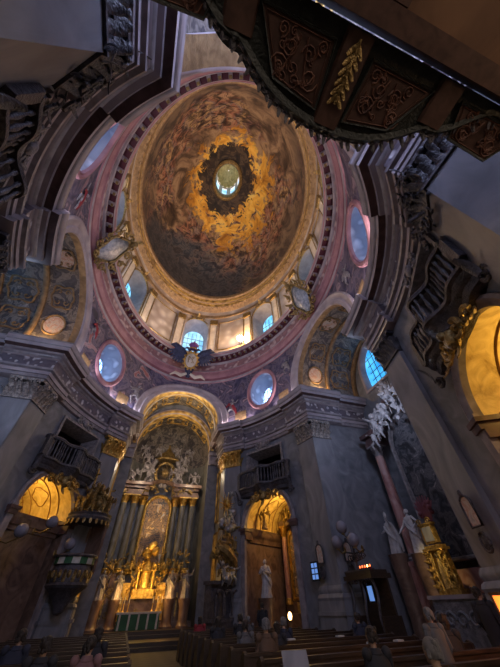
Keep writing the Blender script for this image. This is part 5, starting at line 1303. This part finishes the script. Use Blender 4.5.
# floodlight on the ring cornice
p = ep(R(54), 8.3, 11.5); t = thing('floodlight', 'small bright floodlight on the drum cornice right of the front window', 'floodlight', (p.x, p.y, 19.45)); mb = MB(); mb.tube([(0, 0, 0), (0, 0, 1.2)], .05, 6); mb.box((0, .1, 1.5), (.5, .3, .5)); mb.build('housing', 'black', t)
mb = MB(); mb.ell((-.1, -.15, 1.5), (.42, .16, .42), 14, 8); mb.build('lens', 'lampw', t)

# ------------------------------------------------------------------ pews
def pew(name, label, x0, x1, y):
    w = x1 - x0; t = thing(name, label, 'pew', ((x0 + x1) / 2, y, FZ))
    mb = MB(); mb.box((0, .0, .45), (w, .42, .05)); mb.build('seat', 'wood', t, smooth=0)
    mb = MB(); mb.box((0, -.24, .62), (w, .05, .5)); mb.box((0, -.22, .86), (w, .13, .05)); mb.build('backrest', 'wood', t, smooth=0)
    mb = MB(); mb.box((0, .48, .2), (w, .16, .06)); mb.build('kneeler', 'wood', t, smooth=0)
    for s in (-1, 1):
        mb = MB(); mb.add([(s * w / 2 + e, y_, z_) for e in (-.035, .035) for y_, z_ in ((-.3, 0), (.3, 0), (.3, .5), (.12, .60), (-.05, .85), (-.2, .92), (-.3, .87))], [tuple(range(7)), tuple(range(13, 6, -1))] + [(i, (i + 1) % 7, 7 + (i + 1) % 7, 7 + i) for i in range(7)]); mb.build('end_panel', 'wood', t, smooth=0)
    return t
PY = [-5.6 + 1.05 * i for i in range(13)]
ordw = ['nearest', 'second', 'third', 'fourth', 'fifth', 'sixth', 'seventh', 'eighth', 'ninth', 'tenth', 'eleventh', 'twelfth', 'farthest']
for i, y in enumerate(PY):
    lim = 8.2 * sqrt(1 - (y / 12.0) ** 2) - 1.3
    pew('pew', 'dark wooden pew right of the aisle, %s row' % ordw[i], 1.35, lim, y); pew('pew', 'dark wooden pew left of the aisle, %s row' % ordw[i], -lim, -1.0, y)
for k, (x, y, wd) in enumerate(((2.6, 1.9, 'a'), (3.4, -.2, 'b'), (4.1, 1.95, 'c'), (5.0, -.2, 'd'), (5.4, -2.3, 'e'), (4.6, -2.3, 'f'))):
    mb = MB(); mb.box((0, 0, .01), (.22, .16, .02)); mb.box((0, .0, .025), (.21, .15, .01))
    y_ = min(PY, key=lambda q: abs(q - y)) - .22
    tag(mb.build('hymn_sheet', 'paper', loc=(x, y_, FZ + .889), rz=.1 * k - .2, smooth=0), 'small pale leaflet lying on a pew back ledge', 'leaflet', 'leaflets on the pew ledges')

# ------------------------------------------------------------------ visitors
def person(label, x, y, rz, coat, hair, seated=True, h=1.7, seed=1, lift=0., hood=False, group=None):
    rn = random.Random(seed); t = thing('person', label, 'person', (x, y, FZ + lift), rz, group); s = h / 1.7
    if seated: hip, chest, neck, hd = (0, 0, .56), (0, -.04, .98), (0, -.07, 1.13), (0, -.09, 1.27)
    else: hip, chest, neck, hd = (0, 0, .92), (0, 0, 1.28), (0, 0, 1.45), (0, -.02, 1.59)
    S = lambda p: tuple(a * s for a in p)
    sh = chest[2] + .1
    if seated: legs = [((sg * .1, 0, .54), (sg * .13, -.44, .52), (sg * .13, -.46, .08)) for sg in (-1, 1)]; arms = [((sg * .19, chest[1], sh), (sg * .25, -.08, .76), (sg * .08, -.34, .68)) for sg in (-1, 1)]
    else: legs = [((sg * .1, 0, .9), (sg * .11, -.03, .5), (sg * .12, .02, .08)) for sg in (-1, 1)]; arms = [((sg * .19, 0, sh), (sg * .25, .02, 1.1), (sg * .2, -.12, .88)) for sg in (-1, 1)]
    def limbs(mb, e, hands):
        torso = [((0, 0, 0), .15, .11), ((0, .01, .14), .155, .115), ((0, 0, .30), .17, .115), ((0, 0, .42), .19, .105), ((0, 0, .465), .15, .09), ((0, 0, .50), .085, .075), ((0, 0, .53), .062, .062)]
        rows = []
        for (cx_, cy_, cz), rx, ry in torso:
            f = cz / .53; bx = hip[1] * (1 - f) + neck[1] * f; bz = hip[2] - .04 + f * (neck[2] - hip[2] + .02)
            rows.append([S(((rx + e) * cos(q), bx + (ry + e) * sin(q), bz)) for q in lin(0, 2 * pi, 17)[:-1]])
        mb.grid(rows, cv=True); mb.add(rows[0], [tuple(range(16))])
        for a, b2, c in legs:
            mb.tube([S(a), S(b2), S(((b2[0] + c[0]) / 2, (b2[1] + c[1]) / 2 + .01, (b2[2] + c[2]) / 2)), S(c)], [(.085 + e) * s, (.06 + e) * s, (.055 + e) * s, (.04 + e) * s], 9)
            mb.tube([S((c[0], c[1] + .05, .04)), S((c[0], c[1] - .17, .035))], [.045 * s, .035 * s], 7)
        for a, b2, c in arms:
            mb.tube([S(a), S(b2), S(c)], [(.052 + e) * s, (.042 + e) * s, (.032 + e) * s], 8); mb.ell(S(a), ((.06 + e) * s,) * 3, 8, 5)
            if hands: hand(mb, S(c), Vector(c) - Vector(b2), .17 * s, (0, 0, -1))
    mb = MB(); limbs(mb, 0, True); mb.tube([S((0, neck[1], neck[2] - .04)), S(hd)], .05 * s, 8); head(mb, S(hd), .225 * s); body = mb.build('body', 'skin', t)
    md = body.modifiers.new('weld', 'REMESH'); md.mode = 'VOXEL'; md.voxel_size = .014; md.use_smooth_shade = True
    mb = MB(); limbs(mb, .022, False)
    if not seated: mb.lathe([(.19, .0), (.2, .1), (.17, .45)], (0, 0, .62), 14, .75)
    mb.lathe([(.10 * s, 0), (.115 * s, .05 * s), (.085 * s, .11 * s)], S((0, neck[1], neck[2] - .1)), 12)
    mb.build('coat', coat, t)
    mb = MB(); hx, hy, hz = hd; mb.ell(S((hx, hy + .022, hz + .02)), (.094 * s, .105 * s, .102 * s), 12, 8)
    for k in range(16): q = rn.uniform(0, 2 * pi); mb.ell(S((hx + .075 * cos(q), hy + .03 + .07 * abs(sin(q)), hz + rn.uniform(-.07, .08))), (.032 * s, .032 * s, .035 * s), 6, 4)
    if seed % 3 == 0: mb.ell(S((hx, hy + .05, hz - .07)), (.085 * s, .06 * s, .11 * s), 10, 6)
    mb.build('hair', hair, t)
    return t
def row_y(y): return min(PY, key=lambda q: abs(q - y))
PEOPLE = [
    (-1.75, -3.5, 'coatp', 'hairb', 'seated person in a dusty pink coat at the left aisle end, seen from behind'),
    (-2.45, -3.5, 'coatd', 'hairb', 'seated person in dark clothes just left of the pink coat'),
    (-1.75, -1.4, 'coatd', 'hairb', 'seated dark-haired person two rows ahead of the pink coat'),
    (-3.3, -1.4, 'coatb', 'hairb', 'seated person in navy further along the left pews'),
    (1.95, -2.45, 'coatbr', 'hairg', 'seated grey-haired person in a brown coat at the right aisle end'),
    (2.65, -1.4, 'coatd', 'hairb', 'seated person in a dark coat beside the grey-haired one'),
    (2.1, -.35, 'coatg', 'hairb', 'seated person in a grey coat one row ahead of the dark coat'),
    (3.3, -.35, 'coatb', 'hairg', 'seated grey-haired person in navy near the right pew centre'),
    (1.8, 1.75, 'coatd', 'hairb', 'seated dark-coated person near the middle of the aisle edge'),
    (2.9, 2.8, 'coatd', 'hairb', 'seated dark-coated person beyond the middle row'),
    (3.9, 4.9, 'coatg', 'hairg', 'seated grey-haired person in grey far ahead on the right'),
    (2.0, 5.95, 'red', 'hairb', 'seated person in red near the front of the right pews'),
    (6.6, .7, 'coatd', 'hairb', 'seated dark figure below the right pier, left one of the pair'),
    (5.9, -.35, 'coatb', 'hairb', 'seated navy-coated figure below the right pier, right one of the pair'),
    (5.2, -4.55, 'coatd', 'hairb', 'seated black-clad person low before the confessional'),
    (2.1, -7.4, 'coatd', 'hairg', 'grey-haired person very near the camera at bottom right'),
    (2.6, -5.6, 'coatd', 'hairb', 'large dark seated person at bottom centre right'),
]
for i, (x, y, c, hr, lab) in enumerate(PEOPLE):
    yy = row_y(y) if y > -6 else y
    if y < -6: pew('pew', 'dark pew under the grey-haired person at bottom right', 1.35, 4.2, yy)
    person(lab, x, yy - .05, pi, c, hr, True, 1.62 + .03 * (i % 5), i + 1, lift=-.02)
person('standing dark-clothed man by the near right pier, right of the gilded shrine', 7.45, -3.75, pi * .55, 'coatd', 'hairb', False, 1.82, 22)
person('standing person in black near the front right chapel arch', 5.4, 7.2, pi * .8, 'coatd', 'hairb', False, 1.7, 25)
person('standing figure in a long grey coat in the nearest right pews', 4.4, -5.05, pi, 'coatg', 'hairg', False, 1.5, 23)
# boards near the aisle
t = thing('notice_easel', 'pale framed notice board standing at bottom left beside the pink coat', 'notice board', (-2.4, -5.5, FZ), .25)
mb = MB(); [mb.tube([(x, 0, 0), (x * .8, .05, .95)], .02, 5) for x in (-.3, .3)]; mb.tube([(0, .4, 0), (0, .05, .9)], .02, 5); mb.build('stand', 'wood', t)
mb = MB(); mb.k = 0; mb.box((0, 0, .82), (.62, .03, .5)); mb.k = 1; mb.box((0, -.02, .82), (.52, .01, .4)); mb.build('board', ['paper', 'coatg'], t, smooth=0)
mb = MB(); mb.T = Matrix.Rotation(R(-38), 4, 'X'); mb.box((0, 0, 0), (.42, .03, 1.1)); o = mb.build('kneeling_board', 'pilaster', loc=(1.45, -5.15, FZ + .62), rz=-.25, smooth=0); tag(o, 'grey tilted board leaning on the pews at bottom centre right', 'board')

t = thing('sanctuary_lamp', 'small glowing lamp low inside the front right arch', 'lamp', at((1, 1), .15, 1.2, FZ)); mb = MB(); mb.lathe([(.14, 0), (.05, .08), (.03, .9), (.12, 1.0)], (0, 0, 0), 10); mb.build('stand', 'golddark', t)
mb = MB(); mb.ell((0, 0, 1.15), (.11, .11, .17), 10, 7); M['warmglow'] = emit('warm_lamp_glow', (1, .6, .2), 6); mb.build('glass_cup', 'warmglow', t)

rp = {'glazing_bars': 'pane', 'monogram': 'shield', 'shield_frame': 'shield', 'crown_band': 'crown', 'picture_frame': 'altar_painting', 'hair': 'body', 'mitre': 'body'}
kids = {}
for o in C.objects:
    if o.parent: kids.setdefault(o.parent.name, []).append(o)
for pn, ks in kids.items():
    for o in ks:
        b0 = o.name.split('.')[0]
        if b0 in rp:
            tg = [q for q in ks if q.name.split('.')[0] == rp[b0]]
            if tg: o.parent = tg[0]

# ------------------------------------------------------------------ camera, light, look
cam = bpy.data.objects.new('camera', bpy.data.cameras.new('camera')); C.objects.link(cam)
F, PITCH, YAW, ROLL = 266.45, .7961, .3429, -.0333
fw = Vector((sin(YAW) * cos(PITCH), cos(YAW) * cos(PITCH), sin(PITCH))); rt = Vector((cos(YAW), -sin(YAW), 0)); up = rt.cross(fw)
rt2 = rt * cos(ROLL) + up * sin(ROLL); up2 = -rt * sin(ROLL) + up * cos(ROLL)
mw = Matrix((rt2, up2, -fw)).transposed().to_4x4(); mw.translation = Vector((-1.3317, -11.1947, 0)); cam.matrix_world = mw
cam.data.sensor_fit = 'VERTICAL'; cam.data.sensor_height = 36; cam.data.lens = F * 36 / 667; cam.data.clip_start = .05; cam.data.clip_end = 200
bpy.context.scene.camera = cam

def lamp(name, kind, loc, power, col, size=.15, **k):
    l = bpy.data.lights.new(name, kind); l.energy = power; l.color = col
    if kind in ('POINT', 'SPOT'): l.shadow_soft_size = size
    else: l.size = size
    o = bpy.data.objects.new(name, l); C.objects.link(o); o.location = loc
    if kind == 'SPOT': l.spot_size = k.get('angle', 1.2); l.spot_blend = .8
    if 'target' in k: o.rotation_euler = (Vector(k['target']) - Vector(loc)).to_track_quat('-Z', 'Y').to_euler()
    return o
def fill_strip(name, a, A_, B_, z, L, W_, power, col, tilt=0.):
    """added linear fill light hidden on a cornice, facing up and a little inwards"""
    p = ep(a, A_, B_); n = en(a, A_, B_)
    l = bpy.data.lights.new(name, 'AREA'); l.shape = 'RECTANGLE'; l.size = L; l.size_y = W_; l.energy = power; l.color = col
    o = bpy.data.objects.new(name, l); C.objects.link(o); o.location = (p.x, p.y, z)
    d = Vector((n.x * tilt, n.y * tilt, 1)).normalized(); q = d.to_track_quat('-Z', 'Y'); o.rotation_euler = q.to_euler()
    # long side along the cornice
    t = Vector((-n.y, n.x, 0)); x = (q @ Vector((1, 0, 0))); y = (q @ Vector((0, 1, 0))); ang = math.atan2(t.dot(y), t.dot(x))
    o.rotation_euler = (q @ __import__('mathutils').Quaternion((0, 0, 1), ang)).to_euler(); return o
def lights():
    warm = (1, .62, .25)
    for a, e, c in ((90, 160, (.9, .85, 1)), (50, 480, (1, .58, .26)), (130, 170, (1, .8, .6)), (10, 160, (1, .8, .65)), (170, 140, (.8, .8, 1)), (-30, 140, (.9, .75, .75)), (-150, 130, (.8, .75, .9)), (-90, 180, (1, .72, .5))):
        fill_strip('drum_fill', R(a), 8.4, 11.75, 19.5, 3.5, .3, e, c, .25)  # added fill for drum and dome, hidden behind the ring cornice
    for a in (25, 55, 125, 155, -25, -55, -125, -155):
        fill_strip('cornice_fill', R(a), 7.95, 11.35, 11.06, 2.8, .12, 55, (1, .84, .92) if abs(a) < 90 else (.85, .82, 1), .7)  # added soft fill for the pendentives, hidden by the cornice lip
    for sx in (-1, 1):
        for sy in (-1, 1): lamp('arm_uplight', 'POINT', (sx * 9.4, sy * 3.25, 11.35), 55 if sy > 0 else 22, warm, .06)
        lamp('arm_fill', 'POINT', (sx * 9.8, 0, 8.2), 75, (.6, .7, 1), .25)  # added bluish fill without a fixture, one in each side arm
    for sx, sy, e in ((1, 1, 75), (-1, 1, 75), (1, -1, 80), (-1, -1, 15)):
        loc, rz = bay_frame(sx, sy); o = Vector((cos(rz + pi / 2), sin(rz + pi / 2), 0))
        p = loc + o * 1.9; lamp('chapel_light', 'POINT', (p.x, p.y, 4.6), e, (1, .62, .16), .12)
    for x, z, e, c in ((-1.9, .9, 26, (1, .52, .14)), (1.4, .9, 26, (1, .52, .14)), (-.25, 1.6, 70, (1, .62, .15))): lamp('altar_footlight', 'POINT', (x, 15.9, z), e, c, .1)
    lamp('chancel_fill', 'POINT', (-2.3, 15.2, 8.6), 95, (1, .76, .52), .2); lamp('chancel_fill', 'POINT', (2.3, 15.2, 8.6), 95, (1, .76, .52), .2)  # pair of added fill lights giving the chancel its ambient level
    lamp('chancel_vault_fill', 'POINT', (0, 12.6, 12.2), 110, (1, .75, .4), .1)  # added fill to brighten the chancel vault, no fixture
    lamp('shrine_spot', 'SPOT', (8.4, -2.2, 5.5), 500, (1, .72, .25), .08, angle=.35, target=(11, .45, 1.3))
    lamp('lantern_glow', 'POINT', (5.5, -5.7, .0), 10, (1, .3, .05), .08)
lamp('loft_lamp', 'POINT', (3.4, -13.4, 3.2), 12, (1, .6, .3), .1)
lamp('picture_fill', 'SPOT', (-.25, 15.6, 2.2), 420, (1, .66, .28), .1, angle=.75, target=(-.25, 17.85, 5.6))  # added spot to brighten the high altar painting
lamp('floodlight_glow', 'POINT', (4.75, 8.95, 21.2), 420, (1, .58, .2), .2)
lights()
w = bpy.data.worlds.new('vestibule_ambient'); bpy.context.scene.world = w; w.use_nodes = True
w.node_tree.nodes['Background'].inputs[0].default_value = (1, .80, .66, 1); w.node_tree.nodes['Background'].inputs[1].default_value = .8  # warm ambient standing in for light from the unseen vestibule
for o in list(C.objects):
    if o.parent is None: o.location.z += EYE
vs = bpy.context.scene.view_settings; vs.view_transform = 'Standard'; vs.look = 'None'; vs.exposure = .8; vs.gamma = 1
